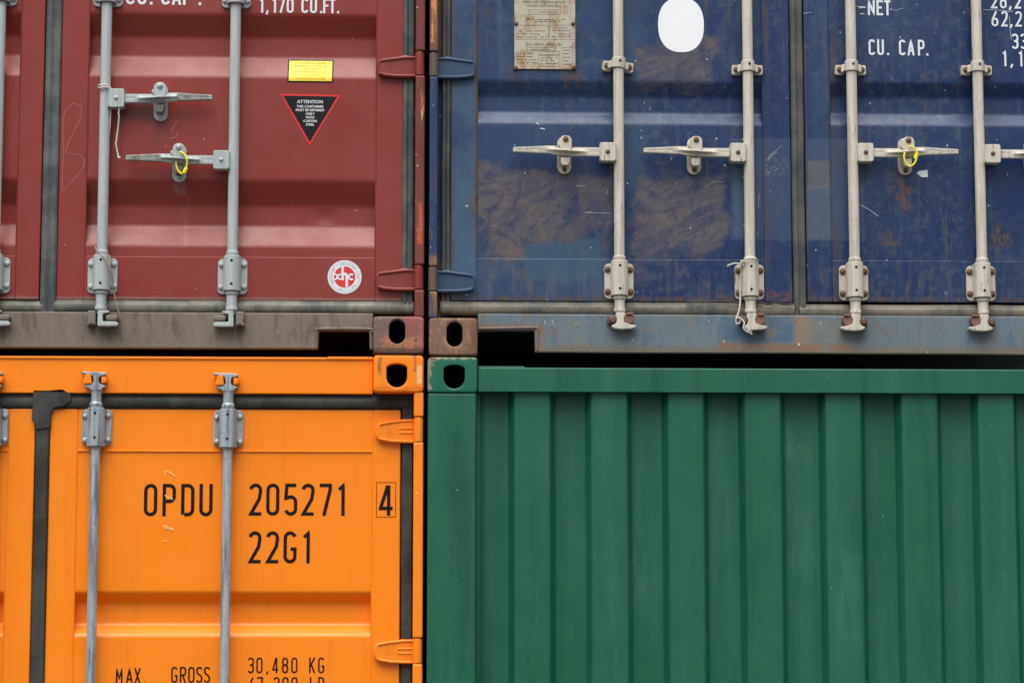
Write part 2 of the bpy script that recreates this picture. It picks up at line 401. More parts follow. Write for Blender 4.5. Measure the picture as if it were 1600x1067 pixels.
def red_sill_patches(b, c, org):
    n = b.noise(scale=(34, 34, 9), sc=1, detail=6, rough=.65, off=(2, 0, 0)); n2 = b.noise(sc=26, detail=6, rough=.7); n3 = b.noise(sc=64, detail=6, rough=.7); c = b.mix(b.mul(b.ramp(n3, .58, .68), .6), c, srgb(76, 66, 58)); c = b.mix(b.mul(b.ramp(n3, .38, .28), .4), c, srgb(150, 138, 124))
    c = b.mix(b.mul(b.ramp(n, .5, .66), .75), c, srgb(88, 79, 71)); c = b.mix(b.mul(b.ramp(n, .47, .33), .5), c, srgb(130, 117, 104))
    c = b.mix(b.mul(b.ramp(n2, .6, .68), .5), c, srgb(120, 70, 66))
    return b.mix(b.mul(b.pbox(org, (-700, 532), (700, 560), .012, .02), .5), c, srgb(126, 112, 90))
RED_SILL = paint('grimy_sill_paint', srgb(120, 107, 94), srgb(134, 120, 105), srgb(94, 84, 75), .5, .45, .12, .15, .7, red_sill_patches, CR, srgb(180, 170, 160), pit=.25)

def red_cast_patches(b, c, org):
    n = b.noise(sc=24, detail=8, rough=.7, off=(1, 5, 2)); n2 = b.noise(sc=60, detail=6, rough=.7)
    c = b.mix(b.mul(b.pbox(org, (618, 490), (668, 545), .03, .05), b.ramp(n, .42, .52)), c, srgb(150, 82, 74))
    c = b.mix(b.mul(b.pbox(org, (596, 530), (668, 553), .012, .05), b.ramp(n, .40, .55)), c, srgb(176, 112, 76))
    c = b.mix(b.mul(b.ramp(n2, .56, .66), .8), c, srgb(64, 46, 38)); c = b.mix(b.mul(b.ramp(n2, .38, .28), .6), c, srgb(176, 150, 130))
    c = b.mix(b.mul(b.pbox(org, (575, 546), (668, 556), .004, .03), .7), c, srgb(66, 48, 38)); c = b.mix(b.mul(b.mul(b.pbox(org, (655, 488), (668, 545), .006, .03), b.ramp(n, .35, .5)), .7), c, srgb(168, 92, 84))
    return c
RED_CAST = paint('worn_red_casting', srgb(112, 90, 80), srgb(126, 102, 90), srgb(86, 66, 58), .5, .5, .2, .5, .65, red_cast_patches, CR, srgb(200, 170, 150), pit=.7)
def blue_cast_patches(b, c, org):
    n = b.noise(scale=(50, 50, 16), sc=1, detail=8, rough=.7); n2 = b.noise(sc=70, detail=6, rough=.7)
    c = b.mix(b.mul(b.ramp(n, .5, .62), .8), c, srgb(164, 126, 92)); c = b.mix(b.mul(b.ramp(n, .46, .36), .7), c, srgb(92, 60, 46))
    c = b.mix(b.mul(b.ramp(n2, .62, .68), .5), c, srgb(120, 106, 104))
    return b.mix(b.mul(b.pbox(org, (735, 500), (750, 556), .012, .02), .6), c, srgb(120, 72, 50))
BLUE_CAST = paint('rusted_casting', srgb(124, 92, 74), srgb(140, 112, 92), srgb(94, 64, 50), .5, .5, .3, .5, .7, blue_cast_patches, CB, srgb(170, 130, 90), pit=.7)

def blue_patches(b, c, org, side):
    here = lambda p, q: (p[0] < 1247) if side == 0 else (q[0] > 1250)      # stains that lie on this leaf
    m1 = b.noise(sc=38, detail=7, rough=.7, off=(6, 6, 1)); m2 = b.noise(scale=(70, 70, 28), sc=1, detail=5, rough=.65, off=(1, 3, 9)); m3 = b.noise(sc=2.2, detail=3, off=(4, 8, 8))
    c = b.mix(b.mul(b.mul(b.ramp(m1, .46, .66), b.ramp(m3, .26, .58)), .70), c, srgb(64, 80, 92)); c = b.mix(b.mul(b.ramp(m2, .60, .70), .45), c, srgb(62, 78, 98))
    m4 = b.noise(scale=(48, 48, 3.5), sc=1, detail=5, rough=.62, off=(2, 7, 3))
    c = b.mix(b.mul(b.mul(b.ramp(m4, .57, .67), b.ramp(m3, .32, .58)), .6), c, srgb(84, 72, 62)); c = b.mix(b.mul(b.ramp(m4, .36, .28), .35), c, srgb(20, 30, 48))
    # weathered grey-blue areas
    lowf = b.noise(sc=4, detail=6, rough=.6, off=(9, 1, 1)); vst = b.noise(scale=(34, 34, 2.2), sc=1, detail=5, rough=.6)
    g = srgb(66, 92, 118)
    for (p, q, f, so_, am) in (((690, -900), (745, 470), .95, .012, .02), ((745, 400), (960, 475), .55, .05, .08), ((745, 0), (960, 260), .22, .06, .1),
                          ((960, -300), (1012, 300), .42, .02, .05), ((1255, -600), (1300, 300), .38, .02, .05), ((1330, -20), (1440, 100), .25, .06, .1)):
        if not here(p, q): continue
        c = b.mix(b.mul(b.mul(b.pbox(org, p, q, so_, am), b.ramp(lowf, .25, .65)), f), c, g)
    c = b.mix(b.mul(b.ramp(vst, .55, .7), .30), c, srgb(74, 92, 112))
    # swirled brown scuffs where lettering was ground off
    s1 = b.strokes(R(14), .42, 4, 34); s2 = b.strokes(R(72), .36, 4, 30, (3, 1, 7)); s3 = b.strokes(R(-40), .5, 3, 38, (8, 2, 2)); bl_ = b.noise(sc=7, detail=4, rough=.6, off=(2, 2, 6))
    cover = b.math('ADD', b.mul(b.math('MAXIMUM', b.ramp(s1, .36, .56), b.math('MAXIMUM', b.ramp(s2, .40, .58), b.ramp(s3, .42, .58))), .62), b.mul(b.ramp(bl_, .28, .50), .55), True)
    fs = b.strokes(R(30), .25, 26, 130, (5, 5, 2)); cover = b.mul(cover, b.ramp(fs, .36, .50, .35, 1.0))
    br = b.mix(b.ramp(s1, .38, .62), srgb(74, 72, 82), srgb(94, 87, 88)); br = b.mix(b.mul(b.ramp(s3, .50, .66), .6), br, srgb(110, 92, 82)); br = b.mix(b.mul(b.ramp(s2, .48, .34), .65), br, srgb(46, 54, 82)); br = b.mix(b.mul(b.ramp(m1, .5, .7), .3), br, srgb(104, 100, 100))
    for (p, q, f) in (((738, 266), (955, 378), .92), ((760, 350), (880, 402), .7), ((984, 268), (1128, 390), .94), ((1000, 72), (1128, 128), .90), ((772, 380), (815, 430), .3), ((925, 300), (958, 410), .4), ((988, 380), (1008, 430), .45), ((1060, 380), (1120, 400), .5)):
        if not here(p, q): continue
        c = b.mix(b.mul(b.mul(b.pbox(org, p, q, .020, .16, .24), cover), f), c, br)
    # painted-over rectangles
    if side == 0: c = b.mix(b.mul(b.pbox(org, (822, 376), (938, 437), .010, .05, .04), b.ramp(m1, .70, .40, .5, .85)), c, srgb(52, 84, 108))
    c = b.mix(b.mul(b.pbox(org, (1140, 216), (1352, 377), .002, .002), .30), c, srgb(84, 98, 118))
    if side == 0: c = b.mix(b.mul(b.pbox(org, (1146, 255), (1166, 372), .004, .03), .6), c, srgb(70, 100, 118))
    if side == 1: c = b.mix(b.mul(b.pbox(org, (1262, 252), (1296, 294), .004, .02), .6), c, srgb(100, 98, 88))
    if side == 1: c = b.mix(b.mul(b.pbox(org, (1258, 290), (1300, 375), .006, .03), .35), c, srgb(100, 108, 112))
    # rust runs below the plate, rust spots
    n = b.noise(scale=(62, 62, 34), sc=1, detail=8, rough=.74)
    for (p, q, f, co) in (((795, 102), (818, 130), 1, srgb(104, 76, 60)), ((880, 106), (907, 132), 1, srgb(112, 78, 62)), ((884, 104), (902, 124), 1, srgb(104, 72, 56)), ((888, 128), (902, 330), .40, srgb(84, 82, 80)),
                          ((800, 128), (814, 180), .40, srgb(70, 76, 84)), ((910, 230), (916, 410), .55, srgb(136, 102, 80)), ((893, 300), (899, 460), .45, srgb(74, 86, 84)),
                          ((1400, 264), (1412, 312), 1, srgb(140, 84, 58)), ((1412, 290), (1424, 334), 1, srgb(146, 92, 66)), ((1398, 286), (1430, 300), .8, srgb(120, 80, 62)), ((1455, 330), (1462, 345), .7, srgb(120, 100, 84)), ((1520, 345), (1530, 356), .7, srgb(120, 100, 84)), ((1372, 372), (1406, 386), 1, srgb(120, 90, 64)), ((1384, 366), (1398, 392), .9, srgb(104, 84, 60)), ((1554, 352), (1564, 392), 1, srgb(140, 108, 70)), ((1562, 362), (1584, 384), .9, srgb(134, 98, 62)),
                          ((760, 12), (772, 34), .8, srgb(96, 86, 60)), ((1188, 455), (1240, 474), 1, srgb(140, 88, 68)), ((1272, 458), (1290, 474), .9, srgb(126, 80, 66)),
                          ((1100, 452), (1135, 474), .7, srgb(128, 98, 78)), ((812, 415), (828, 440), .8, srgb(110, 86, 66)), ((1050, 436), (1062, 456), .8, srgb(106, 92, 76))):
        if not here(p, q): continue
        c = b.mix(b.mul(b.mul(b.pbox(org, p, q, .014, .07, .10), b.ramp(n, .44, .60)), f), c, tuple(v * .66 for v in co[:3]) + (1,))
    e1 = b.noise(scale=(40, 40, 5), sc=1, detail=6, rough=.7, off=(6, 1, 2))
    for p, q, f in (((742, -900), (749, 405), .75), ((700, -900), (709, 470), .7), ((1188, -900), (1195, 470), .5), ((1256, 60), (1264, 474), .8), ((704, 462), (1236, 473), .8), ((1258, 464), (1900, 475), .8), ((1294, -900), (1300, 474), .4), ((746, 398), (1900, 404), .5)):
        if not here(p, q): continue
        c = b.mix(b.mul(b.mul(b.pbox(org, p, q, .004, .012), b.ramp(e1, .40, .58)), f), c, srgb(84, 68, 54))
    if side == 0:
        sx = b.strokes(R(40), .05, 30, 240, (1, 1, 5)); c = b.mix(b.mul(b.mul(b.pbox(org, (1196, 244), (1228, 276), .012, .06), b.ramp(sx, .54, .62)), .7), c, srgb(150, 154, 154))
    gl = b.noise(scale=(20, 20, 5), sc=1, detail=6, rough=.7, off=(1, 8, 1))
    c = b.mix(b.mul(b.mul(b.pbox(org, (690, 425), (1900, 476), .04, .06), b.ramp(gl, .5, .66)), .45), c, srgb(104, 96, 92))
    return c
BLUE = paint('blue_paint', srgb(14, 42, 88), srgb(36, 60, 94), srgb(10, 26, 60), .55, .34, .07, .10, .42, lambda b, c, o: blue_patches(b, c, o, 0), CB, srgb(205, 210, 212))
BLUE2 = paint('blue_paint', srgb(14, 42, 88), srgb(36, 60, 94), srgb(10, 26, 60), .55, .34, .07, .10, .42, lambda b, c, o: blue_patches(b, c, o, 1), CB, srgb(205, 210, 212))
KNUCK = paint('rusted_knuckle', srgb(96, 78, 66), srgb(112, 100, 88), srgb(66, 46, 36), .6, .7, .2, .8, .6)
BLUE_FIT = paint('grey_blue_hinge_paint', srgb(46, 70, 98), srgb(74, 92, 106), srgb(46, 46, 44), .6, .7, .2, .7, .5)
def blue_post_patches(b, c, org):
    n = b.noise(scale=(70, 70, 7), sc=1, detail=7, rough=.68)
    c = b.mix(b.mul(b.ramp(n, .55, .64), .7), c, srgb(98, 72, 56)); c = b.mix(b.mul(b.ramp(n, .42, .34), .5), c, srgb(96, 108, 124))
    c = b.mix(b.mul(b.pbox(org, (655, -400), (695, 85), .004, .01), b.ramp(n, .20, .34)), c, srgb(112, 78, 54))
    c = b.mix(b.mul(b.pbox(org, (674, -80), (681, 74), .003, .012), b.ramp(n, .44, .56)), c, srgb(224, 146, 72))
    c = b.mix(b.mul(b.pbox(org, (660, 405), (690, 495), .015, .03), b.ramp(n, .38, .50)), c, srgb(124, 92, 70))
    c = b.mix(b.mul(b.pbox(org, (674, 405), (690, 495), .01, .03), b.ramp(n, .52, .58)), c, srgb(170, 124, 76))
    return c
BLUE_POST = paint('blue_post_paint', srgb(24, 44, 88), srgb(66, 84, 112), srgb(24, 34, 58), .55, .7, .35, 1.0, .4, blue_post_patches, CB, srgb(200, 205, 206), pit=.4)
def blue_sill_patches(b, c, org):
    n = b.noise(scale=(24, 24, 10), sc=1, detail=7, rough=.66, off=(3, 0, 0)); n2 = b.noise(sc=18, detail=7, rough=.7)
    c = b.mix(b.mul(b.ramp(n, .52, .66), .7), c, srgb(120, 116, 104)); c = b.mix(b.mul(b.ramp(n, .46, .34), .5), c, srgb(74, 94, 118))
    c = b.mix(b.mul(b.pbox(org, (1122, 494), (1236, 536), .006, .05), b.ramp(n2, .66, .42, .1, .75)), c, srgb(54, 88, 118))
    d1 = b.noise(scale=(46, 46, 3), sc=1, detail=5, rough=.6, off=(5, 2, 2)); c = b.mix(b.mul(b.ramp(d1, .56, .66), .55), c, srgb(112, 98, 82)); c = b.mix(b.mul(b.ramp(d1, .40, .32), .45), c, srgb(72, 98, 122))
    c = b.mix(b.mul(b.pbox(org, (1240, 494), (1266, 552), .01, .03), .75), c, srgb(142, 116, 92))
    c = b.mix(b.mul(b.pbox(org, (1262, 500), (1330, 550), .02, .06), .5), c, srgb(122, 122, 106))
    c = b.mix(b.mul(b.ramp(n2, .52, .66), .65), c, srgb(118, 98, 78)); n3 = b.noise(sc=60, detail=6, rough=.7); c = b.mix(b.mul(b.ramp(n3, .60, .68), .6), c, srgb(84, 70, 58)); c = b.mix(b.mul(b.ramp(n3, .36, .28), .5), c, srgb(136, 140, 134))
    c = b.mix(b.mul(b.pbox(org, (740, 540), (1900, 570), .012, .03), .75), c, srgb(116, 104, 84))
    c = b.mix(b.mul(b.mul(b.pbox(org, (1120, 536), (1330, 548), .005, .03), b.ramp(n2, .4, .5)), .8), c, srgb(134, 98, 74))
    c = b.mix(b.mul(b.pbox(org, (744, 508), (848, 520), .004, .02), .6), c, srgb(128, 92, 74))
    c = b.mix(b.mul(b.pbox(org, (836, 508), (850, 556), .004, .02), .6), c, srgb(128, 100, 80))
    return c
BLUE_SILL = paint('faded_sill_paint', srgb(98, 115, 124), srgb(120, 130, 132), srgb(82, 92, 96), .5, .35, .16, .2, .6, blue_sill_patches, CB, srgb(215, 215, 210), pit=.25)

def orange_patches(b, c, org):
    n = b.noise(scale=(22, 22, 1.4), sc=1, detail=6, rough=.66, off=(3, 3, 1)); k = b.noise(sc=26, detail=6, rough=.7, off=(1, 6, 1))
    c = b.mix(b.mul(b.ramp(n, .56, .70), .16), c, srgb(196, 112, 40)); c = b.mix(b.mul(b.ramp(k, .66, .74), .35), c, srgb(220, 118, 20))
    return c
ORANGE = paint('orange_paint', srgb(255, 137, 6), srgb(255, 143, 16), srgb(246, 126, 4), .35, .12, .012, 0, .38, orange_patches, CO, srgb(255, 190, 110), (2, 2, 2))
def orange_cast_patches(b, c, org):
    n = b.noise(scale=(80, 80, 14), sc=1, detail=6, rough=.7, off=(2, 5, 5)); n2 = b.noise(sc=46, detail=6, rough=.7)
    for p, q, f, co in (((592, 560), (597, 590), .7, srgb(120, 76, 40)), ((646, 556), (650, 585), .6, srgb(110, 80, 60)), ((583, 554), (662, 558), .8, srgb(150, 110, 70)), ((642, 554), (652, 560), .9, srgb(84, 74, 80)), ((651, 574), (659, 602), .6, srgb(250, 215, 170)), ((584, 606), (662, 613), .5, srgb(220, 104, 10))):
        c = b.mix(b.mul(b.mul(b.pbox(org, p, q, .004, .02), b.ramp(n, .38, .5)), f), c, co)
    return b.mix(b.mul(b.ramp(n2, .66, .72), .5), c, srgb(220, 120, 30))
ORANGE_CAST = paint('chipped_orange_paint', srgb(255, 137, 8), srgb(255, 145, 24), srgb(214, 108, 10), .4, .4, .16, .1, .42, orange_cast_patches, CO, srgb(245, 205, 160))
def green_patches(b, c, org):
    n = b.noise(scale=(12, 12, .8), sc=1, detail=5, rough=.6, off=(2, 2, 2)); f = b.noise(scale=(60, 60, 2.5), sc=1, detail=5, rough=.65)
    c = b.mix(b.mul(b.ramp(n, .48, .66), .5), c, srgb(44, 104, 84)); c = b.mix(b.mul(b.ramp(n, .46, .32), .5), c, srgb(14, 72, 52))
    c = b.mix(b.mul(b.ramp(f, .60, .70), .35), c, srgb(56, 104, 88))
    g = b.noise(scale=(30, 30, 6), sc=1, detail=6, rough=.68, off=(7, 1, 1))
    for p, q, k in (((1226, 660), (1246, 720), .35), ((1222, 690), (1280, 900), .12), ((1296, 860), (1350, 1000), .2), ((985, 860), (1010, 960), .2)):
        c = b.mix(b.mul(b.mul(b.pbox(org, p, q, .03, .1), b.ramp(g, .38, .62)), k), c, srgb(80, 136, 114))
    return c
GREEN = paint('green_paint', srgb(20, 94, 68), srgb(32, 100, 76), srgb(14, 78, 56), .4, .16, .012, 0, .44, green_patches, CG, srgb(130, 170, 150), (5, 5, 5))
def green_cast_patches(b, c, org):
    n = b.noise(sc=30, detail=6, rough=.7)
    o_ = P(668, 557, 0) - org; b.sep(); n5 = b.noise(sc=42, detail=6, rough=.65, off=(3, 9, 1)); k = b.mul(b.math('SUBTRACT', n5, .5), 26 * S)
    u = b.math('ADD', b.math('SUBTRACT', b.xyz[0], o_.x), k); v = b.math('ADD', b.math('SUBTRACT', o_.z, b.xyz[2]), k)
    worn = b.math('MAXIMUM', b.ramp(u, 4.5 * S, 3 * S), b.math('MAXIMUM', b.ramp(v, 4 * S, 2.5 * S), b.ramp(b.math('ADD', u, v), 21 * S, 18 * S)))
    c = b.mix(b.mul(worn, .9), c, srgb(150, 142, 116)); c = b.mix(b.mul(worn, b.ramp(n, .50, .58)), c, srgb(112, 70, 44))
    return c
GREEN_CAST = paint('chipped_green_paint', srgb(22, 102, 74), srgb(34, 107, 82), srgb(16, 80, 58), .4, .2, .05, 0, .42, green_cast_patches, CG, srgb(180, 190, 170))

GALV = galvanised('grey_painted_steel', srgb(180, 187, 184), srgb(150, 158, 156), .05, .5, .5, .3, srgb(96, 98, 96))
GALV_O = galvanised('galvanised_steel', srgb(178, 188, 192), srgb(112, 124, 130), .3, .38, .95, .7, srgb(70, 76, 82))
CREAM = galvanised('cream_painted_steel', srgb(208, 200, 186), srgb(172, 160, 140), 0, .5, .6, .9, srgb(66, 66, 74))
GRIP = galvanised('worn_grip_and_rib_shade', srgb(150, 148, 140), srgb(96, 94, 88), .1, .6, .9, .6, srgb(60, 60, 58), True)
GRIP_C = galvanised('worn_cream_grip_and_rib_shade', srgb(196, 190, 174), srgb(140, 136, 124), 0, .6, .7, 1, srgb(50, 52, 62), True)
BOLT_R = plain('rusty_bolt', srgb(104, 78, 60), .7, .9, sc=120)
KEEP_R = paint('rusty_keeper', srgb(128, 90, 74), srgb(156, 118, 98), srgb(84, 56, 44), .6, .8, .2, 1.0, .6, chipcol=srgb(190, 170, 150), pit=.5)
KEEP_G = plain('grimy_keeper', srgb(122, 114, 106), .65, .6, sc=50)
def rubber(name, base, dust, org_=(0, 0, 0), amt=.7):
    b = NB(name); st = b.noise(scale=(9, 9, 9), sc=1, detail=6, rough=.65, off=org_); f = b.noise(sc=240, detail=5, rough=.7); d = b.noise(scale=(40, 40, 4), sc=1, detail=5, off=org_)
    c = b.mix(b.mul(b.ramp(st, .36, .66), amt), base, dust); c = b.mix(b.mul(b.ramp(d, .5, .7), amt * .5), c, dust); c = b.mix(b.mul(b.ramp(f, .54, .68), .5), c, dust)
    return b.done(c, .62, f, .12, .001, 0, .35)
RUB_R = rubber('dusty_rubber', srgb(66, 72, 72), srgb(112, 114, 108))
RUB_B = rubber('grimy_rubber', srgb(60, 66, 70), srgb(104, 102, 92), (4, 2, 1))
RUB_RH = rubber('dusty_sill_rubber', srgb(88, 90, 84), srgb(142, 138, 124), (2, 2, 7), .85)
RUB_BH = rubber('grimy_sill_rubber', srgb(80, 82, 80), srgb(136, 126, 108), (4, 9, 1), .85)
RUB_O = rubber('black_rubber', srgb(40, 41, 39), srgb(84, 84, 76), (1, 7, 1), .5)

# ================================================================== shared fittings (x, z measured from the rod's axis; y absolute)
def m_bracket(mat, back, top=.064, bot=-.0505, holes=(.0455, -.030)):
    bm = bmesh.new()
    prism(bm, rrect(0, 0, .096, .116, .015), Y_DOOR - .010, back, .0022)
    lathe(bm, [(.0255, bot - .001), (.0275, bot + .001), (.0275, top - .002), (.0255, top)], 0, Y_ROD, 0, 24, a0=180, a1=360)
    for sx in (-1, 1): box(bm, sx * .0268 - .0012, sx * .0268 + .0012, Y_ROD, Y_DOOR - .008, bot, top - .002, .0008)
    for z in holes: lathe(bm, [(0, -.0006), (.0044, -.0006), (.0044, .004)], 0, Y_ROD - .0276, z, 12, axis='y', mat=1)
    return mesh_of('bearing_bracket', bm, [mat, DARK])
def m_clamp(mat):
    bm = bmesh.new()
    for sx in (-1, 1):
        prism(bm, rrect(sx * .036, -.007, .030, .032, .004), Y_DOOR - .020, Y_PANEL + .004, .002)
        prism(bm, [(sx * .022, .010), (sx * .034, .006), (sx * .034, -.020), (sx * .022, -.014)], Y_ROD - .002, Y_DOOR - .012, .003)
    lathe(bm, [(.0205, -.016), (.0225, -.014), (.0225, .018), (.0205, .020)], 0, Y_ROD, 0, 22, a0=170, a1=370)
    lathe(bm, [(0, -.0006), (.0042, -.0006), (.0042, .004)], .003, Y_ROD - .0227, .006, 12, axis='y', mat=1)
    return mesh_of('rod_clamp', bm, [mat, DARK])
def m_bolt(mat, r=.0095, h=.008, stain=None):
    bm = bmesh.new(); lathe(bm, [(0, -h), (r * .55, -h * .96), (r * .85, -h * .7), (r, -h * .3), (r, .004)], seg=14, axis='y')
    if stain: lathe(bm, [(r * .9, -.0009), (r * 1.30, -.0009), (r * 1.34, .002)], seg=16, axis='y', mat=1)
    return mesh_of('bolt', bm, [mat, stain] if stain else mat, ang=60)
def m_hub(mat):
    bm = bmesh.new(); prism(bm, rrect(.0385, 0, .052, .062, .006), .004, Y_ROD + .018, .003)
    box(bm, .008, .020, Y_ROD - .016, Y_ROD + .014, -.030, .030, .003)
    return mesh_of('handle_hub', bm, mat)
def m_handle(mat, grip):
    bm = bmesh.new(); n = 44; rings = []
    for i in range(n + 1):
        t = i / n; x = .055 + .293 * t
        h = .0145 if t < .12 else .0145 - .0008 * (t - .12)
        if t > .35: h = .0138 + .0012 * math.sin(min((t - .35) / .25, 1) * math.pi)
        if t > .55: h = .0138 - (t - .55) * .0135
        zc = .001 - .001 * t + (.007 * max(0, min(1, (t - .36) / .25))); yc = .024 - .005 * math.sin(math.pi * min(t / .8, 1))
        th = .008 if t < .5 else .0075
        rid = max(0, 1 - abs(t - .40) / .25) * .017
        prof = [(-h, th), (-h, -th), (-h * .45, -th - .001), (-.001, -th - rid), (.0015, -th - rid), (h * .5, -th - .001), (h, -th), (h, th)]
        rings.append([bm.verts.new((x, yc + dy, zc + dz)) for dz, dy in prof])
    for i in range(n):
        for k in range(8):
            f = bm.faces.new((rings[i][k], rings[i][(k + 1) % 8], rings[i + 1][(k + 1) % 8], rings[i + 1][k])); f.material_index = 1 if i > n * .6 or (k in (1, 2) and .17 < i / n < .62) else 0  # underside of the rib takes the darker grip colour as painted shade
    bm.faces.new(rings[0]); bm.faces.new(rings[-1])
    bmesh.ops.recalc_face_normals(bm, faces=bm.faces[:])
    es = [e for e in bm.edges if e.calc_face_angle(0) > .6]; bmesh.ops.bevel(bm, geom=es, offset=.0014, segments=2, affect='EDGES')
    return mesh_of('handle', bm, [mat, grip])
def m_catch(mat, dark):
    bm = bmesh.new()
    prism(bm, rrect(0, 0, .046, .124, .022), Y_PANEL - .013, Y_PANEL + .003, .0025)
    box(bm, -.021, .021, .030, Y_PANEL - .010, .012, .034, .003)
    prism(bm, [(-.014, -.014), (.015, -.014), (.015, -.030), (.010, -.040), (-.010, -.040), (-.014, -.030)], .014, Y_PANEL - .008, .003, 1)
    return mesh_of('handle_catch', bm, [mat, dark])
def m_flap(mat):
    bm = bmesh.new()
    prism(bm, rrect(0, .030, .040, .054, .018), -.002 + .004, .012, .003)
    box(bm, -.012, .012, .010, .034, .030, .054, .002)
    box(bm, -.027, -.018, .006, .020, .020, .034, .003)
    return mesh_of('catch_flap', bm, mat)
def px_outline(pts): return [(x * S, z * S) for x, z in pts]
def m_cam_a(mat):
    bm = bmesh.new()
    prism(bm, px_outline([(-6.5, -52), (8, -52), (8, -57), (6, -61), (7, -68), (15, -71), (25, -72.5), (25.5, -75.5), (18, -78), (2, -79), (-8, -78), (-13.5, -75.5), (-13.5, -73), (-7, -70), (-5, -64), (-7, -58)]), .012, Y_SILL - .004, .003)
    return mesh_of('locking_cam', bm, mat)
def keep_a():
    a = bmesh.new(); lathe(a, [(.007, -.003), (.0115, .002), (.0125, .010), (.0125, .026)], -11.5 * S, .014, -64 * S, 16, axis='y')
    prism(a, rrect(-13 * S, -64 * S, .026, .028, .008), .030, Y_SILL + .002, .003)
    b = bmesh.new(); prism(b, px_outline([(7, -54), (19, -54), (22, -59), (21, -66), (16, -70.5), (9, -71), (6.5, -64)]), .013, Y_SILL + .002, .0035, 0, 2); box(b, 9 * S, 21 * S, .006, .016, -56 * S, -53 * S, .0015)
    return [mesh_of('cam_keeper', a, BOLT_R), mesh_of('cam_keeper', b, KEEP_R)]
def m_cam_b(mat):
    bm = bmesh.new()
    prism(bm, px_outline([(-3, -59), (14, -60), (14, -63), (4, -65), (4, -77), (25, -77), (29, -80), (27, -84), (10, -84.5), (-4, -84), (-4, -72)]), .012, Y_SILL - .004, .003)
    return mesh_of('locking_cam', bm, mat)
def keep_b():
    a = bmesh.new(); prism(a, px_outline([(-20, -60), (-7, -60), (-7, -84), (-12, -81), (-22, -84), (-19, -76), (-21, -68)]), .016, Y_SILL + .002, .005, 0, 3)
    b = bmesh.new(); prism(b, px_outline([(9, -66.5), (26, -66.5), (28, -71), (26, -75.5), (10, -75.5), (8, -71)]), .014, Y_SILL + .002, .005, 0, 3)
    return [mesh_of('cam_keeper', a, KEEP_G), mesh_of('cam_keeper', b, KEEP_G)]
def m_cam_o(mat):
    bm = bmesh.new()
    prism(bm, px_outline([(-20, 63), (-12, 59.5), (-7, 56), (7, 56), (11, 59.5), (16, 62.5), (11, 64), (5, 66.5), (4, 73), (6, 78), (16, 80), (15, 83.5), (4, 84.5), (-12, 85), (-24, 84.5), (-24, 81.8), (-12, 81), (-5, 78), (-4, 68), (-9, 64.5)]), .010, Y_SILL - .004, .003)
    return mesh_of('locking_cam', bm, mat)
def keep_o():
    a = bmesh.new(); prism(a, px_outline([(-16, 81), (-8, 82), (-6, 66), (-19, 65), (-20, 69)]), .006, Y_SILL + .002, .003)
    b = bmesh.new(); prism(b, px_outline([(8, 66), (16, 68), (17, 76), (8, 79)]), .012, Y_SILL + .002, .004)
    return [mesh_of('cam_keeper', q, ORANGE_CAST) for q in (a, b)]
BR_G, BR_GP = m_bracket(GALV, Y_DOOR + .001), m_bracket(GALV, Y_PANEL + .003)
BR_C, BR_O = m_bracket(CREAM, Y_DOOR + .001), m_bracket(GALV_O, Y_DOOR + .001, .060, -.064, (.041, -.037))
CL_C = m_clamp(CREAM)
STAIN = plain('rust_stained_cream', srgb(172, 154, 130), .7, .7, sc=150)
BO_G, BO_C, BO_O = m_bolt(GALV), m_bolt(BOLT_R, stain=STAIN), m_bolt(GALV_O)
BS_G, BS_C = m_bolt(GALV, .0070, .006), m_bolt(BOLT_R, .0075, .006)
HUB_G, HUB_C = m_hub(GALV), m_hub(CREAM)
HA_G, HA_C = m_handle(GALV, GRIP), m_handle(CREAM, GRIP_C)
HUBM = {1: {}, -1: {}}
for k, me in (('hub_g', HUB_G), ('hub_c', HUB_C), ('ha_g', HA_G), ('ha_c', HA_C)): HUBM[1][k] = me; HUBM[-1][k] = mirror_x(me)
CA_G, CA_C = m_catch(GALV, KEEP_G), m_catch(CREAM, CREAM)
FL_G, FL_C = m_flap(GALV), m_flap(CREAM)
CAM_C, CAM_G, CAM_O = m_cam_a(CREAM), m_cam_b(GALV), m_cam_o(GALV_O)
CAM_CM, CAM_GM = mirror_x(CAM_C), mirror_x(CAM_G)
KEEP_MC, KEEP_MG, KEEP_MO = keep_a(), keep_b(), keep_o()
KEEP_MCM, KEEP_MGM = [mirror_x(q) for q in KEEP_MC], [mirror_x(q) for q in KEEP_MG]

def rod_bottom(cont, x, zb, ztop, mat, cam_me, keep_me, br, bo, up=0.0, cam_up=.005):
    """upright locking rod whose lowest bearing bracket is centred on zb"""
    r = .0172
    bm = bmesh.new()
    lathe(bm, [(r, ztop), (r, zb + .080), (.0205, zb + .077), (.0208, zb + .068), (.0195, zb + .0650), (.016, zb + .0635), (.016, zb - .0505), (.0200, zb - .0520), (.0215, zb - .0540), (.0212, zb - .0610), (.0174, zb - .0665), (.0168, zb - .098 + up), (.0190, zb - .104 + up), (.0190, zb - .113 + up), (.0125, zb - .120 + up), (.0125, zb - .128 + up)], x, Y_ROD, 0, 28)
    o = part('locking_rod', bm, mat, cont, (x, Y_ROD, zb))
    place('bearing_bracket', br, o, (x, 0, zb)); bolts(o, x, zb, bo)
    place('locking_cam', cam_me, o, (x, 0, zb + cam_up))
    for q in keep_me: place('cam_keeper', q, cont, (x, 0, zb + cam_up))
    return o
def bolts(o, x, z, bo, y=Y_DOOR - .010, dx=.037, dz=(.038, -.0355)):
    for sx in (-1, 1):
        for q in dz: place('bolt', bo, o, (x + sx * dx + random.uniform(-.001, .001), y, z + q + random.uniform(-.001, .001)))
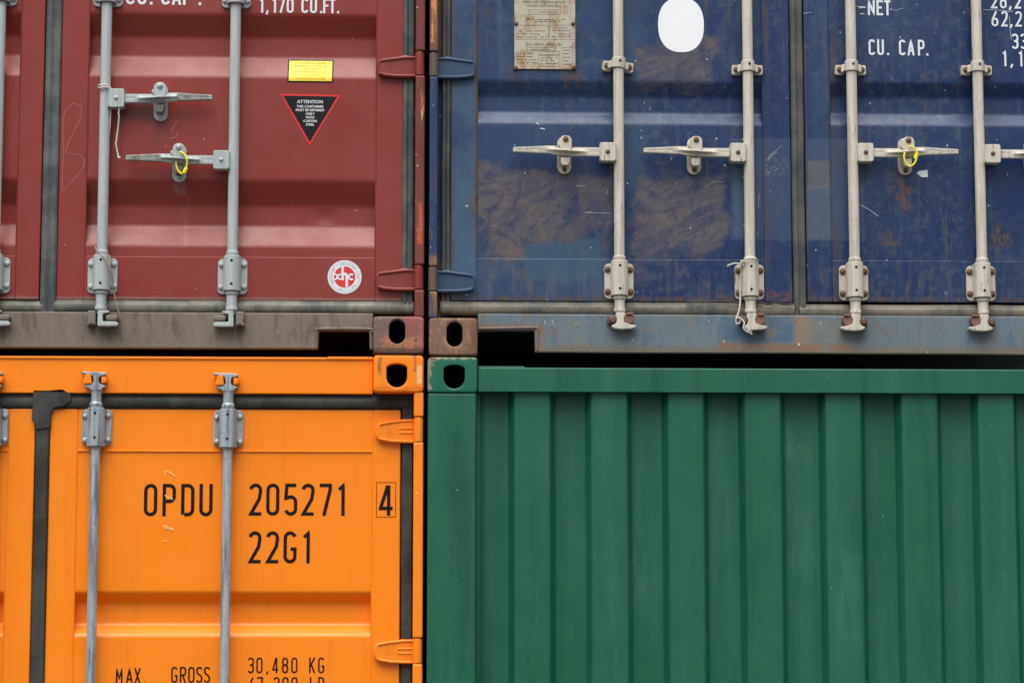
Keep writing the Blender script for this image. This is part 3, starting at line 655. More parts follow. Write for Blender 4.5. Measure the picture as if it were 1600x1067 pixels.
def rod_handle(o, door, x, z, d, kind, bs, seal_bent=False):
    place('handle_hub', HUBM[d]['hub_' + kind], o, (x, 0, z)); place('handle', HUBM[d]['ha_' + kind], o, (x, 0, z))
    place('bolt', bs, o, (x + d * .0385, .005, z))
    cx = x + d * .178
    place('handle_catch', CA_G if kind == 'g' else CA_C, door, (cx, 0, z - .004))
    f = place('catch_flap', FL_G if kind == 'g' else FL_C, door, (cx + .002, 0, z - .004))
    bo = BO_G if kind == 'g' else BO_C
    place('bolt', bo, door, (cx + .002, .003, z + .040)); place('bolt', BS_G if kind == 'g' else BS_C, door, (cx, Y_PANEL - .014, z - .052))
    return f

# ================================================================== corner castings
def casting(cont, x0, x1, z0, z1, hole, mats, bottom=None, label=None):
    """front casting with an oval aperture; hole = function angle -> (x, z) given n points"""
    bm = bmesh.new(); N = 72
    hx = sum(p[0] for p in hole) / len(hole); hz = sum(p[1] for p in hole) / len(hole)
    def ray(poly, a):
        d = Vector((math.cos(a), math.sin(a))); best = None
        for i in range(len(poly)):
            p, q = Vector(poly[i]) - Vector((hx, hz)), Vector(poly[(i + 1) % len(poly)]) - Vector((hx, hz)); e = q - p
            den = d.x * e.y - d.y * e.x
            if abs(den) < 1e-12: continue
            t = (p.x * e.y - p.y * e.x) / den; u = (p.x * d.y - p.y * d.x) / den
            if t > 0 and -1e-6 <= u <= 1 + 1e-6 and (best is None or t > best): best = t
        return (hx + d.x * best, hz + d.y * best)
    angs = [2 * math.pi * k / N for k in range(N)]
    cor = [math.atan2(z - hz, x - hx) % (2 * math.pi) for x in (x0, x1) for z in (z0, z1)]
    for c in cor:
        k = min(range(N), key=lambda i: abs((angs[i] - c + math.pi) % (2 * math.pi) - math.pi)); angs[k] = c
    cx, cz, w_, h_ = (x0 + x1) / 2, (z0 + z1) / 2, x1 - x0, z1 - z0
    def loop(poly, y, sx=0): return [bm.verts.new((p[0], y, p[1])) for p in (ray(poly, a) for a in angs)]
    grow = lambda poly, k: [(hx + (x - hx) * k, hz + (z - hz) * k) for x, z in poly]
    L = [loop(rrect(cx, cz, w_, h_, .011), .178), loop(rrect(cx, cz, w_, h_, .011), .010), loop(rrect(cx, cz, w_ - .002, h_ - .002, .0105), .0055), loop(rrect(cx, cz, w_ - .006, h_ - .006, .010), .0018), loop(rrect(cx, cz, w_ - .012, h_ - .012, .009), 0),
         loop(grow(hole, 1.10), 0), loop(grow(hole, 1.03), .0015), loop(hole, .005), loop(hole, .030)]
    for i in range(len(L) - 1):
        for k in range(N): bm.faces.new((L[i][k], L[i][(k + 1) % N], L[i + 1][(k + 1) % N], L[i + 1][k]))
    big = loop(rrect(cx, cz, w_ - .03, h_ - .024, .01), .031); deep = loop(rrect(cx, cz, w_ - .03, h_ - .024, .01), .14)
    for a, b in ((L[-1], big), (big, deep)):
        for k in range(N): f = bm.faces.new((a[k], a[(k + 1) % N], b[(k + 1) % N], b[k])); f.material_index = 1
    f = bm.faces.new(deep); f.material_index = 1
    bmesh.ops.recalc_face_normals(bm, faces=bm.faces[:])
    return part('corner_casting', bm, [mats, DARK], cont, None, label)
def oval(a, b):                                       # upright stadium between two photo corners
    p, q = P(*a), P(*b); return rrect((p.x + q.x) / 2, (p.z + q.z) / 2, abs(q.x - p.x), abs(p.z - q.z), abs(q.x - p.x) * .499, 8)
def shield(a, b):                                     # wide opening: low arched top, round bottom
    p, q = P(*a), P(*b); x0, x1, z1, z0 = p.x, q.x, p.z, q.z; w_ = x1 - x0; cx = (x0 + x1) / 2
    pts = [(cx + w_ / 2 * math.cos(R(a_)), z0 + w_ / 2 + w_ / 2 * math.sin(R(a_))) for a_ in range(180, 361, 12)]
    pts += [(cx + w_ / 2 * math.cos(R(a_)), z1 - w_ * .22 + w_ * .22 * math.sin(R(a_))) for a_ in range(0, 181, 12)]
    return pts

# ================================================================== door leaves
def make_profile(pts):
    """[(z, y)] from top to bottom -> filleted"""
    out = [pts[0]]
    for i in range(1, len(pts) - 1):
        p, a, c = Vector(pts[i]), Vector(pts[i - 1]), Vector(pts[i + 1]); r = min(.009, (a - p).length * .35, (c - p).length * .35)
        s, e = p + (a - p).normalized() * r, p + (c - p).normalized() * r
        for k in range(5):
            t = k / 4; q = s.lerp(p, t).lerp(p.lerp(e, t), t); out.append((q.x, q.y))
    out.append(pts[-1]); return out
class Door:
    def __init__(s, cont, mat, xl, xs0, xs1, xr, zbot, zrb, zrt, ztop, ribs, seed, mats2=(), dent=.0014, marks=None, label=None, dents=(), depth=DEPTH):
        """xl..xs0 left stile, xs0..xs1 corrugated panel, xs1..xr right stile; zrb = top of bottom rail, zrt = underside of top rail; ribs = list of photo rows measured as z"""
        s.x0, s.x1, s.zb, s.zt, s.seed, s.dent, s.dents = xs0, xs1, zrb, zrt, seed, dent, dents
        pts = [(zrt, Y_PANEL)]
        for (a, b, c, d) in ribs: pts += [(a, Y_PANEL), (b, Y_PANEL + depth), (c, Y_PANEL + depth), (d, Y_PANEL)]
        pts.append((zrb, Y_PANEL)); s.raw = [p for p in pts]
        s.prof = make_profile(pts)
        bm = bmesh.new()
        box(bm, xl, xs0, Y_DOOR, Y_DOOR + .055, zbot, ztop, .005, 0, 3); box(bm, xs1, xr, Y_DOOR, Y_DOOR + .055, zbot, ztop, .005, 0, 3)
        box(bm, xs0 - .001, xs1 + .001, Y_DOOR - .0022, Y_DOOR + .054, zbot + .0005, zrb, .0045); box(bm, xs0 - .001, xs1 + .001, Y_DOOR + .0012, Y_DOOR + .054, zrt, ztop - .0005, .003)
        zz = []
        for i in range(len(s.prof) - 1):
            a, b = s.prof[i], s.prof[i + 1]; n = max(1, int(abs(a[0] - b[0]) / .02))
            zz += [(a[0] + (b[0] - a[0]) * k / n, a[1] + (b[1] - a[1]) * k / n) for k in range(n)]
        zz.append(s.prof[-1]); nx = int((xs1 - xs0) / .014)
        V = [[bm.verts.new((xs0 + (xs1 - xs0) * i / nx, y + s.disp(xs0 + (xs1 - xs0) * i / nx, z), z)) for i in range(nx + 1)] for z, y in zz]
        for j in range(len(zz) - 1):
            for i in range(nx): bm.faces.new((V[j][i], V[j + 1][i], V[j + 1][i + 1], V[j][i + 1]))
        # weld beads along rail and stiles
        def bead(p, q, r=.0016):
            n = max(2, int((Vector(q) - Vector(p)).length / .03))
            tube(bm, [Vector(p).lerp(Vector(q), k / n) + Vector((mnoise.noise((k * .9, seed, 0)) * .0005, 0, mnoise.noise((k * .9, seed, 5)) * .0006)) for k in range(n + 1)], r, 6)
        yb = Y_DOOR + .0004
        for z in (zrt,): bead((xs0, yb - .0006, z), (xs1, yb - .0006, z), .0029)
        bead((xs0, Y_DOOR + .0012, zbot + .01), (xs0, Y_DOOR + .0012, ztop - .01)); bead((xs1, Y_DOOR + .0012, zbot + .01), (xs1, Y_DOOR + .0012, ztop - .01))
        for pts_, wd, mi in (marks or ()):
            ribbon(bm, [(P(x, y, Y_PANEL).x, P(x, y, Y_PANEL).z) for x, y in pts_], wd, lambda x, z: Vector((x, s.surf(x, z) - .0016, z)), mi)
        s.o = part('door', bm, [mat] + list(mats2), cont, None, label, 40)
    def disp(s, x, z):
        e = min(1, max(0, min(x - s.x0, s.x1 - x) / .05)) * min(1, max(0, min(s.zt - z, z - s.zb) / .04))
        d = s.dent * e * (mnoise.noise((x * 3.1, z * 4.2, s.seed)) + .5 * mnoise.noise((x * 8, z * 9, s.seed + 4)))
        for (dx, dz, r, a) in s.dents: d += a * math.exp(-((x - dx) ** 2 / (r * 1.5) ** 2 + (z - dz) ** 2 / (r * .6) ** 2))
        return d
    def surf(s, x, z):
        if not (s.x0 < x < s.x1 and s.zb < z < s.zt): return Y_DOOR
        for i in range(len(s.prof) - 1):
            a, b = s.prof[i], s.prof[i + 1]
            if b[0] <= z <= a[0]: return a[1] + (b[1] - a[1]) * (a[0] - z) / max(a[0] - b[0], 1e-9) + s.disp(x, z)
        return Y_PANEL
def rib_rows(px, rows, dep=DEPTH): return tuple(Z(px, r, Y_PANEL + (dep if k in (1, 2) else 0)) for k, r in enumerate(rows))
def hinge(door, xk, zc, d, mat, kind='rim', label=None, knuckle=None):
    """xk = centre of the knuckle, blade runs towards d"""
    bm = bmesh.new(); f = lambda pts: [(xk + d * x * S, zc + z * S) for x, z in pts]
    lathe(bm, [(.0135, -.0385), (.0150, -.036), (.0150, .036), (.0135, .0385)], xk, .020, zc, 20, mat=1)
    if kind == 'rim':
        blade = [(2, 15), (22, 15.5), (36, 13.8), (58, 11.2), (63.5, 9.8), (66, 7), (66, -13), (63.5, -16), (54, -18), (34, -19.5), (2, -19.5)]
        prism(bm, f(blade), .0440, Y_DOOR + .002, .0035, 0, 3)
        rim = [(4, 12.4), (20, 13), (36, 11.2), (57, 8.6), (61.5, 7), (63.4, 4), (63.4, -10), (61.5, -13.4), (52, -15.4), (34, -16.8), (4, -16.8)]
        pl = smooth_path([(x, .0446, z) for x, z in f(rim)], 5); tube(bm, pl, [.0056 - .0030 * max(0, 1 - abs(k / (len(pl) - 1) - .5) / .16) for k in range(len(pl))], 10)
    else:
        blade = [(2, 18), (20, 17.5), (45, 15), (61, 12), (66, 8), (68, 2), (68, -7), (65, -13), (59, -17), (40, -19.5), (20, -20), (2, -20)]
        prism(bm, f(blade), .044, Y_DOOR + .002, .005, 0, 3)
        for pl, r in (([(4, 15.6), (22, 15.2), (45, 12.6), (61, 9.4)], .0046), ([(4, -17.6), (22, -17.4), (42, -16.6), (60, -13.4)], .0046), ([(4, 3.5), (30, 3)], .0034), ([(4, -4), (30, -3.5)], .0034)):
            tube(bm, [(x, .0446, z) for x, z in f(pl)], r, 10)
        c = f([(46, -1)])[0]; tube(bm, [(c[0] + 3.4 * S * math.cos(a / 12 * 2 * math.pi), .0442, c[1] + 3.4 * S * math.sin(a / 12 * 2 * math.pi)) for a in range(12)], .0012, 6, closed=True)
    # weld lump at the blade's root on the door
    tube(bm, smooth_path([(x, .052, z) for x, z in f([(18, 14.5), (24, 15), (30, 13), (36, 11)])], 4), .006, 8)
    return part('hinge', bm, [mat, knuckle or mat], door, (xk, 0, zc), label)
def gasket_v(door, x0, x1, z0, z1, mat, y=.054, seed=0, flat=False):
    bm = bmesh.new(); n = max(2, int((z1 - z0) / .04)); prof = [(0, .03), (.02, .006), (.10, .001), (.3, 0), (.7, 0), (.9, .001), (.98, .006), (1, .03)] if flat else [(0, .03), (.02, .006), (.12, .0015), (.35, 0), (.5, .0045), (.65, 0), (.88, .0015), (.98, .006), (1, .03)]
    rings = []
    for i in range(n + 1):
        z = z0 + (z1 - z0) * i / n; w = .0016 * mnoise.noise((z * 3, seed, 0)); w2 = .0016 * mnoise.noise((z * 3, seed, 9))
        rings.append([bm.verts.new((x0 + w + (x1 - x0 + w2) * u, y + dy + .001 * mnoise.noise((z * 5, u, seed)), z)) for u, dy in prof])
    for i in range(n):
        for k in range(len(prof) - 1): bm.faces.new((rings[i][k], rings[i][k + 1], rings[i + 1][k + 1], rings[i + 1][k]))
    return part('door_gasket', bm, mat, door)
def gasket_h(door, x0, x1, z0, z1, mat, y=.052, seed=0, up=True):
    bm = bmesh.new(); n = max(2, int((x1 - x0) / .03)); prof = [(0, .03), (.03, .010), (.10, .005), (.25, .001), (.45, 0), (.58, .001), (.68, .006), (.78, .009), (.93, .010), (1, .03)]
    if not up: prof = [(1 - u, d) for u, d in reversed(prof)]
    rings = []
    for i in range(n + 1):
        x = x0 + (x1 - x0) * i / n; w = .0014 * mnoise.noise((x * 3, seed, 0)) + .0012 * mnoise.noise((x * 9, seed, 3))
        rings.append([bm.verts.new((x, y + dy + .0012 * mnoise.noise((x * 6, u, seed)), z0 + w + (z1 - z0) * u)) for u, dy in prof])
    for i in range(n):
        for k in range(len(prof) - 1): bm.faces.new((rings[i][k], rings[i + 1][k], rings[i + 1][k + 1], rings[i][k + 1]))
    return part('door_gasket', bm, mat, door)
def shell(cont, org, mat, z0, z1, front=.18, skew=0.0):
    """the long box behind the end: walls, roof and floor in one"""
    bm = bmesh.new(); x0, x1 = org.x - 1.21, org.x + 1.21
    box(bm, x0, x0 + .03, front, 6.05, z0, z1, 0); box(bm, x1 - .03, x1, front, 6.05, z0, z1, 0)
    box(bm, x0 + .031, x1 - .031, front, 6.05, z1 - .03, z1, 0); box(bm, x0 + .031, x1 - .031, front, 6.05, z0, z0 + .05, 0); box(bm, x0 + .031, x1 - .031, 6.0, 6.05, z0 + .051, z1 - .031, 0)
    for v in bm.verts: v.co.x += skew * (v.co.y - front)      # skew added so the far ends meet and block sky light in the gap
    return part('container_body', bm, mat, cont)
def post(cont, x0, x1, xin, z0, z1, mat, ybox=.10, gaps=(), label=None):
    bm = bmesh.new(); cuts = [z0] + [v for g in sorted(gaps) for v in g] + [z1]
    for i in range(0, len(cuts), 2): box(bm, x0, x1, .005, .05, cuts[i], cuts[i + 1], .006, 0, 3)
    for (a, b) in gaps: box(bm, x0 + .004, x1 - .004, .040, .05, a, b, 0)
    a, b = (xin, x1 - .002) if xin < x0 else (x0 + .002, xin)
    box(bm, a, b, .090, .17, z0, z1, .002); box(bm, min(x0, x1) + .002, max(x0, x1) - .002, .0495, .17, z0, z1, .001)
    return part('corner_post', bm, mat, cont, None, label)

# ================================================================== RED container (top left)
red = thing('shipping_container', 'dark red container with grey locking rods, stacked on the orange one', 'shipping container', CR, 'stacked shipping containers')
zt = CR.z + 2.59
zcast_t, zcast_b = Z(620, 494), Z(620, 553)
xr1, xr0 = X(662.5, 520), X(583, 520)
casting(red, xr0, xr1, zcast_b, zcast_t, oval((608, 499), (633, 537)), RED_CAST)
z_sb, z_st = Z(300, 544.5, Y_SILL), Z(300, 488, Y_SILL)
nx0, nx1, nz = X(497, 520, Y_SILL), X(578, 520, Y_SILL), Z(540, 517, Y_SILL)
xrl = 2 * CR.x - xr1
bm = bmesh.new()
prism(bm, [(xrl + .163, z_st), (xrl + .163, z_sb), (nx0, z_sb), (nx0 + .003, nz), (nx1 - .003, nz), (nx1, z_sb), (xr0 - .001, z_sb), (xr0 - .001, z_st)], Y_SILL, .075, .005, 0, 3)
tube(bm, smooth_path([(nx0 - .006, Y_SILL, z_sb + .004), (nx0 - .005, Y_SILL, nz - .004), (nx0 + .004, Y_SILL, nz + .006), (nx1 + .002, Y_SILL, nz + .006), (nx1 + .004, Y_SILL, nz - .004)], 4), .0045, 8)
part('bottom_sill', bm, RED_SILL, red)
xl_, xs0, xs1, xrr = X(92, 250, Y_DOOR), X(136, 250, Y_DOOR), X(587, 250, Y_DOOR), X(630, 250, Y_DOOR)
zdb, zrb = Z(350, 470, Y_DOOR), Z(350, 401, Y_DOOR)
RIB_R = [rib_rows(480, (24 + k, 60 + k, 92 + k, 121 + k)) for k in (-778, -519, -260)] + [rib_rows(480, (24, 60, 92, 121)), rib_rows(480, (283, 323, 355, 385))]
CHALK = plain('pale_scratch', srgb(186, 128, 124), .8, .3); PALE = plain('white_scratch', srgb(206, 206, 204), .7, .3)
bl = smooth_path([(97, 300, 0), (99, 240, 0), (99, 190, 0), (104, 172, 0), (114, 163, 0), (124, 166, 0), (128, 174, 0), (124, 190, 0), (110, 218, 0), (103, 238, 0), (110, 241, 0), (124, 243, 0), (132, 252, 0), (129, 264, 0), (116, 280, 0), (97, 302, 0)], 4)
marks = [([(p.x, p.y) for p in bl], .0013, 1)]
for pl in ([(277, 189), (272, 198), (268, 208)], [(276, 208), (277, 214)], [(265, 217), (275, 215)], [(260, 227), (258, 231)]): marks.append((pl, .0022, 1))
dl = Vector((X(507, 338, Y_PANEL), 0, Z(507, 338, Y_PANEL + DEPTH)))
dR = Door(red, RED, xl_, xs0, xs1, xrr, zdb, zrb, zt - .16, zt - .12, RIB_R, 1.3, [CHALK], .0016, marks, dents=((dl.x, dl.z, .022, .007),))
lx1 = X(66, 250, Y_DOOR)
dRL = Door(red, RED, 2 * CR.x - xrr, 2 * CR.x - xs1, X(28, 250, Y_DOOR), lx1, zdb, zrb, zt - .16, zt - .12, RIB_R, 5.1)
zg0, zg1 = Z(300, 488.5, .056), Z(300, 468, .056)
gasket_v(dR.o, X(67, 250, .056), X(92, 250, .056), zg0 - .002, zt - .12, RUB_R, .053, 1)
gasket_v(dR.o, X(628.5, 250, .056), X(647, 250, .056), zg0 + .004, zt - .12, RUB_R, .057, 2)
gasket_h(dR.o, X(84, 480, .056), X(646, 480, .056), zg0, zg1, RUB_RH, .050, 3)
gasket_h(dRL.o, 2 * CR.x - xrr, X(68, 480, .056), zg0, zg1 - .004, RUB_RH, .052, 4)
kz1, kz2 = Z(655, 100.5, .02), Z(655, 434, .02)
xk = X(655, 260, .02)
post(red, X(648.5, 260), xr1, X(634, 260, .1), zcast_t - .002, zt - .12, RED_POST, gaps=[(kz1 - .041, kz1 + .041), (kz2 - .041, kz2 + .041)])
post(red, xrl, xrl + .028, xrl + .06, zcast_t, zt - .12, RED_POST)
casting(red, xrl, xrl + .162, zcast_b, zcast_t, [(2 * CR.x - x, z) for x, z in oval((608, 499), (633, 537))][::-1], RED_CAST)
hinge(dR.o, xk, kz1, -1, RED_FIT); hinge(dR.o, xk, kz2, -1, RED_FIT)
box_b = bmesh.new(); box(box_b, xrl, xr1, .03, .17, zt - .118, zt, .004); part('door_header', box_b, RED, red)
shell(red, CR, RED_SILL, zcast_b + .105, zt)
zbr = Z(365, 432, .05)
for px_, cam_, keep_, hz, d in ((163, CAM_G, KEEP_MG, 153, 1), (365.5, CAM_GM, KEEP_MGM, 249.5, -1), (-4, CAM_G, KEEP_MG, None, 0)):
    x = X(px_, 220, Y_ROD); o = rod_bottom(red, x, zbr, zt - .1, GALV, cam_, keep_, BR_G, BO_G)
    zb2 = Z(365, -14.5, .05); place('bearing_bracket', BR_GP, o, (x, 0, zb2)); bolts(o, x, zb2, BO_G)
    if hz: rod_handle(o, dR.o, x, Z(px_ + 22 * d, hz, .004), d, 'g', BS_G)
def xs_px(start, adv, n, py, y=Y_PANEL): return [X(start + adv * k, py, y) for k in range(n)]
sR = dR.surf
for tx, ps in (('CU.', (197, 215, 229.5)), ('CAP.', (252, 269, 286, 305.5))): lettering(tx, dR.o, WHITE_INK, [X(p, 0, Y_PANEL) for p in ps], Z(250, -18, Y_PANEL), Z(250, 8, Y_PANEL), sR, .15, .52)
for tx, ps in (('1,170', (404, 412.5, 424, 434, 448)), ('CU.FT.', (471, 484.5, 496.5, 505, 514, 523))): lettering(tx, dR.o, WHITE_INK, [X(p, 10, Y_PANEL) for p in ps], Z(460, -2, Y_PANEL), Z(460, 21, Y_PANEL), sR, .14, .46)
# stickers
YEL, YINK = plain('yellow_vinyl', srgb(246, 216, 52), .4, .05), plain('ochre_print', srgb(190, 152, 40), .5, 0)
SBLK, SRED = plain('black_vinyl', srgb(20, 22, 24), .5, .1, spec=.25), plain('red_vinyl', srgb(226, 48, 48), .4, .08)
def on(surf, off): return lambda x, z: Vector((x, surf(x, z) - off, z))
def quad(px0, py0, px1, py1, y=Y_PANEL): a, b = P(px0, py0, y), P(px1, py1, y); return [(a.x, a.z), (b.x, a.z), (b.x, b.z), (a.x, b.z)]
bm = bmesh.new(); sheet(bm, quad(449.5, 90, 520.5, 129.5), on(sR, .0012), 1, .009); sheet(bm, quad(451.5, 92, 518.5, 127.5), on(sR, .0019), 0, .009)
for k, tx in enumerate(("THIS CONTAINER HAS BEEN", "DESIGNED AND TESTED FOR", "8 HIGH STACKING", "MGW 30480 KGS 67200 LBS", "8 HIGH STACKING", "MGW 24000 KGS 52910 LBS")):
    p = P(485, 96.5 + 5.2 * k + (1.0 if k == 5 else 0), Y_PANEL); add_print(bm, printed(tx, .0088, p.x, p.z, sx=.98 if k in (0, 1, 3) else .9), on(sR, .0027), 2)
part('sticker', bm, [YEL, SBLK, YINK], dR.o, None, 'yellow sticker with black border and faded print')
bm = bmesh.new(); t3 = lambda *pts: [(P(x, y, Y_PANEL).x, P(x, y, Y_PANEL).z) for x, y in pts]
sheet(bm, t3((437.5, 147), (532, 149), (484, 228)), on(sR, .0010), 1); sheet(bm, t3((442.5, 150), (527, 151.5), (484, 222)), on(sR, .0016), 0)
for tx, y_, sz in (("ATTENTION", 160, .0155), ("THIS CONTAINER", 167.3, .0112), ("MUST BE REPAIRED", 173, .0112), ("ONLY", 178.8, .0112), ("WITH", 184.4, .0112), ("CORTEN", 190, .0112), ("STEEL", 195.6, .0112)):
    p = P(484.3, y_, Y_PANEL); add_print(bm, printed(tx, sz, p.x, p.z, sx=.98), on(sR, .0022), 2); add_print(bm, printed(tx, sz, p.x + .0008, p.z + .0004, sx=.98), on(sR, .0025), 2)
part('sticker', bm, [SBLK, SRED, WHITE_INK], dR.o, None, 'black triangular warning sticker with red border')
bm = bmesh.new(); c = P(538.5, 433, Y_DOOR); fl = lambda off: (lambda x, z: Vector((x, Y_DOOR - .0022 - off, z)))
circ = lambda r, n=48: [(c.x + r * S * math.cos(2 * math.pi * k / n), c.z + r * S * math.sin(2 * math.pi * k / n)) for k in range(n)]
sheet(bm, circ(26.8), fl(.0006), 0, .03); sheet(bm, circ(16.8), fl(.0010), 1, .03)
ribbon(bm, circ(24) + circ(24)[:1], .0008, fl(.0011), 2)
lp = lambda pts: [(c.x + x * S, c.z + z * S) for x, z in pts]
lw = 3.4 * S
for gi, (pl, wd, mi) in enumerate((([(-3.2, 16.4), (-3.2, -5.4)], 4.0, 0), ([(-3.0, 1.2)] + arc(.3, 1.2, 3.2, 3.4, 150, 0) + [(3.5, -16.4)], 4.0, 0), (arc(10.6, .1, 4.0, 4.1, 48, 312), 3.0, 0),
        ([(-17, -4.4), (-14, -4.2), (-11.8, -1.2), (-9.6, 2.8), (-6, 4.2)], 2.5, 0), ([(-17, 4.4), (-14, 4.2), (-11.8, 1.2), (-9.6, -2.8), (-6, -4.2)], 2.5, 0))): ribbon(bm, lp(pl), wd * S, fl(.0014 + .0003 * gi), mi)
ring = "LINE * CONTAINER * CONTAINER LINE * XHC * "
for k, ch in enumerate(ring):
    if ch == ' ': continue
    a = math.pi * 1.5 - 2 * math.pi * k / len(ring); vs, fs = printed(ch, .0085, 0, 0)
    rot = a - math.pi / 2; add_print(bm, ([(c.x + 20.6 * S * math.cos(a) + x * math.cos(rot) - z * math.sin(rot), c.z + 20.6 * S * math.sin(a) + x * math.sin(rot) + z * math.cos(rot)) for x, z in vs], fs), fl(.0012), 2)
part('sticker', bm, [WHITE_INK, SRED, plain('grey_print', srgb(130, 145, 140), .5, 0)], dR.o, None, 'round white sticker with red disc and white letters')

# ================================================================== BLUE container (top right)
blue = thing('shipping_container', 'weathered blue container with cream locking rods, stacked on the green one', 'shipping container', CB, 'stacked shipping containers')
ztb = CB.z + 2.59
bc_t, bc_b = Z(708, 496.5), Z(708, 555.5)
xb0, xb1 = X(670, 520), X(746.5, 520); xbr = 2 * CB.x - xb0
casting(blue, xb0, xb1, bc_b, bc_t, oval((698, 502.5), (722.5, 541.5)), BLUE_CAST)
casting(blue, xbr - .162, xbr, bc_b, bc_t, [(2 * CB.x - x, z) for x, z in oval((698, 502.5), (722.5, 541.5))][::-1], BLUE_CAST)
z_sb, z_st = Z(1150, 552, Y_SILL), Z(1150, 492, Y_SILL)
nx0, nx1, nz = X(751, 530, Y_SILL), X(836, 530, Y_SILL), Z(790, 515.5, Y_SILL)
bm = bmesh.new()
bott = []
nseg = 40; xa, xz_ = nx1, xbr - .164
for k in range(nseg + 1):
    x = xa + (xz_ - xa) * k / nseg; bott.append((x, z_sb + .0025 * mnoise.noise((x * 2.2, 3, 1)) - .001 * (k / nseg)))
prism(bm, [(xb1 + .001, z_st), (xb1 + .001, nz - .01), (nx0, nz - .004), (nx1 - .002, nz - .002)] + bott + [(xz_, z_st)], Y_SILL, .075, .005, 0, 3)
tube(bm, smooth_path([(xb1 + .002, Y_SILL, nz + .004), (nx1 - .01, Y_SILL, nz + .008), (nx1 + .008, Y_SILL, nz + .006), (nx1 + .008, Y_SILL, nz - .01), (nx1 + .006, Y_SILL, z_sb + .006)], 5), .0045, 8)
for pl in ([(852, 500), (850.5, 507)], [(863, 501), (865, 506)]): ribbon(bm, [(P(x, y, Y_SILL).x, P(x, y, Y_SILL).z) for x, y in pl], .0016, lambda x, z: Vector((x, Y_SILL - .0006, z)), 1)
part('bottom_sill', bm, [BLUE_SILL, PALE], blue)
bxl, bs0, bs1, bxr = X(704, 250, Y_DOOR), X(746, 250, Y_DOOR), X(1192, 250, Y_DOOR), X(1236, 250, Y_DOOR)
zdbL, zrbL = Z(960, 472, Y_DOOR), Z(960, 404.5, Y_DOOR)
RIB_B = [rib_rows(950, (128 + k, 152 + k, 178 + k, 193 + k), .024) for k in (-780, -520, -270, 0)]
mk = [([(885 + 15, 291), (914, 291)], .0012, 1), ([(914, 332), (925, 332.5)], .0016, 1), ([(926, 332.5), (953, 333.5)], .0009, 1), ([(838, 192), (842, 195)], .003, 1), ([(844, 201), (851, 202)], .0035, 1),
      ([(950, 296), (948, 304)], .001, 1), ([(1100, 293), (1116, 284), (1132, 284)], .0007, 1), ([(1186, 303), (1185, 325)], .0010, 1), ([(1198, 250), (1212, 238)], .0007, 1), ([(1200, 246), (1222, 228)], .0007, 1),  ([(1251, 292), (1250, 309)], .0032, 1), ([(1196, 0.5), (1225, -.5)], .0016, 1)]
dBL = Door(blue, BLUE, bxl, bs0, bs1, bxr, zdbL, zrbL, ztb - .16, ztb - .12, RIB_B, 8.2, [PALE], .0018, mk, depth=.024)
zdbR, zrbR = Z(1430, 473, Y_DOOR), Z(1430, 407, Y_DOOR)
RIB_B2 = [rib_rows(1430, (130 + k, 153 + k, 180 + k, 195.5 + k), .024) for k in (-780, -520, -270, 0)]
cs0, cs1, cxl = X(1258, 250, Y_DOOR), X(1298, 250, Y_DOOR), 2 * CB.x - bxl
mk2 = [([(1344, 320), (1358, 328), (1372, 338)], .0016, 1), ([(1336, 11), (1350, 11)], .0016, 1), ([(1342, 13), (1347, 12), (1352, 12)], .005, 1), ([(1344, 22), (1350, 22.5)], .0032, 1), ([(1390, 15), (1400, 17), (1412, 13)], .0009, 1),
       ([(1536, 16), (1560, 16.5), (1582, 19)], .0016, 1), ([(1577, 26), (1578, 44), (1580, 63)], .0014, 1), ([(1255, 22), (1268, 20)], .0012, 1)]
dBR = Door(blue, BLUE2, cs0, cs1, 2 * CB.x - bs0, cxl, zdbR, zrbR, ztb - .16, ztb - .12, RIB_B2, 11.7, [PALE], .0018, mk2, depth=.024)
zg0, zg1 = Z(960, 493, .056), Z(960, 471, .056)
gasket_v(dBL.o, X(690, 250, .056), X(704, 250, .056), zg0 + .03, ztb - .12, RUB_B, .057, 6)
gasket_v(dBL.o, X(1237, 250, .056), X(1257, 250, .056), zg0 - .004, ztb - .12, RUB_B, .053, 7)
gasket_h(dBL.o, X(688, 480, .056), X(1241, 480, .056), zg0, zg1, RUB_BH, .048, 8)
gasket_h(dBR.o, X(1249, 480, .056), cxl, zg0 - .003, zg1 - .003, RUB_BH, .048, 9)
# torn strip of gasket lip
bm = bmesh.new(); tube(bm, smooth_path([(P(x, y, .045).x, .046 - .002 * (k % 2), P(x, y, .045).z) for k, (x, y) in enumerate(((1073, 471), (1090, 471.5), (1130, 471), (1160, 473), (1186, 472), (1200, 476), (1212, 473), (1226, 476), (1239, 474)))], 5), .0034, 7)
part('gasket_strip', bm, RUB_O, dBL.o, None, 'torn black strip of gasket lip')
kz1, kz2 = Z(678, 102, .02), Z(678, 436.5, .02); xk = X(677, 260, .02)
post(blue, X(670.5, 260), X(684, 260), X(702, 260, .1), bc_t - .002, ztb - .12, BLUE_POST, gaps=[(kz1 - .041, kz1 + .041), (kz2 - .041, kz2 + .041)])
post(blue, xbr - .028, xbr, xbr - .06, bc_t, ztb - .12, BLUE_POST)
hinge(dBL.o, xk, kz1, 1, BLUE_FIT, 'rim', 'dull grey-blue hinge', KNUCK); hinge(dBL.o, xk, kz2, 1, BLUE_FIT, 'rim', 'dull grey-blue hinge', KNUCK)
box_b = bmesh.new(); box(box_b, xb0, xbr, .03, .17, ztb - .118, ztb, .004); part('door_header', box_b, BLUE2, blue)
shell(blue, CB, BLUE_SILL, bc_b + .105, ztb, .18, -.0058)
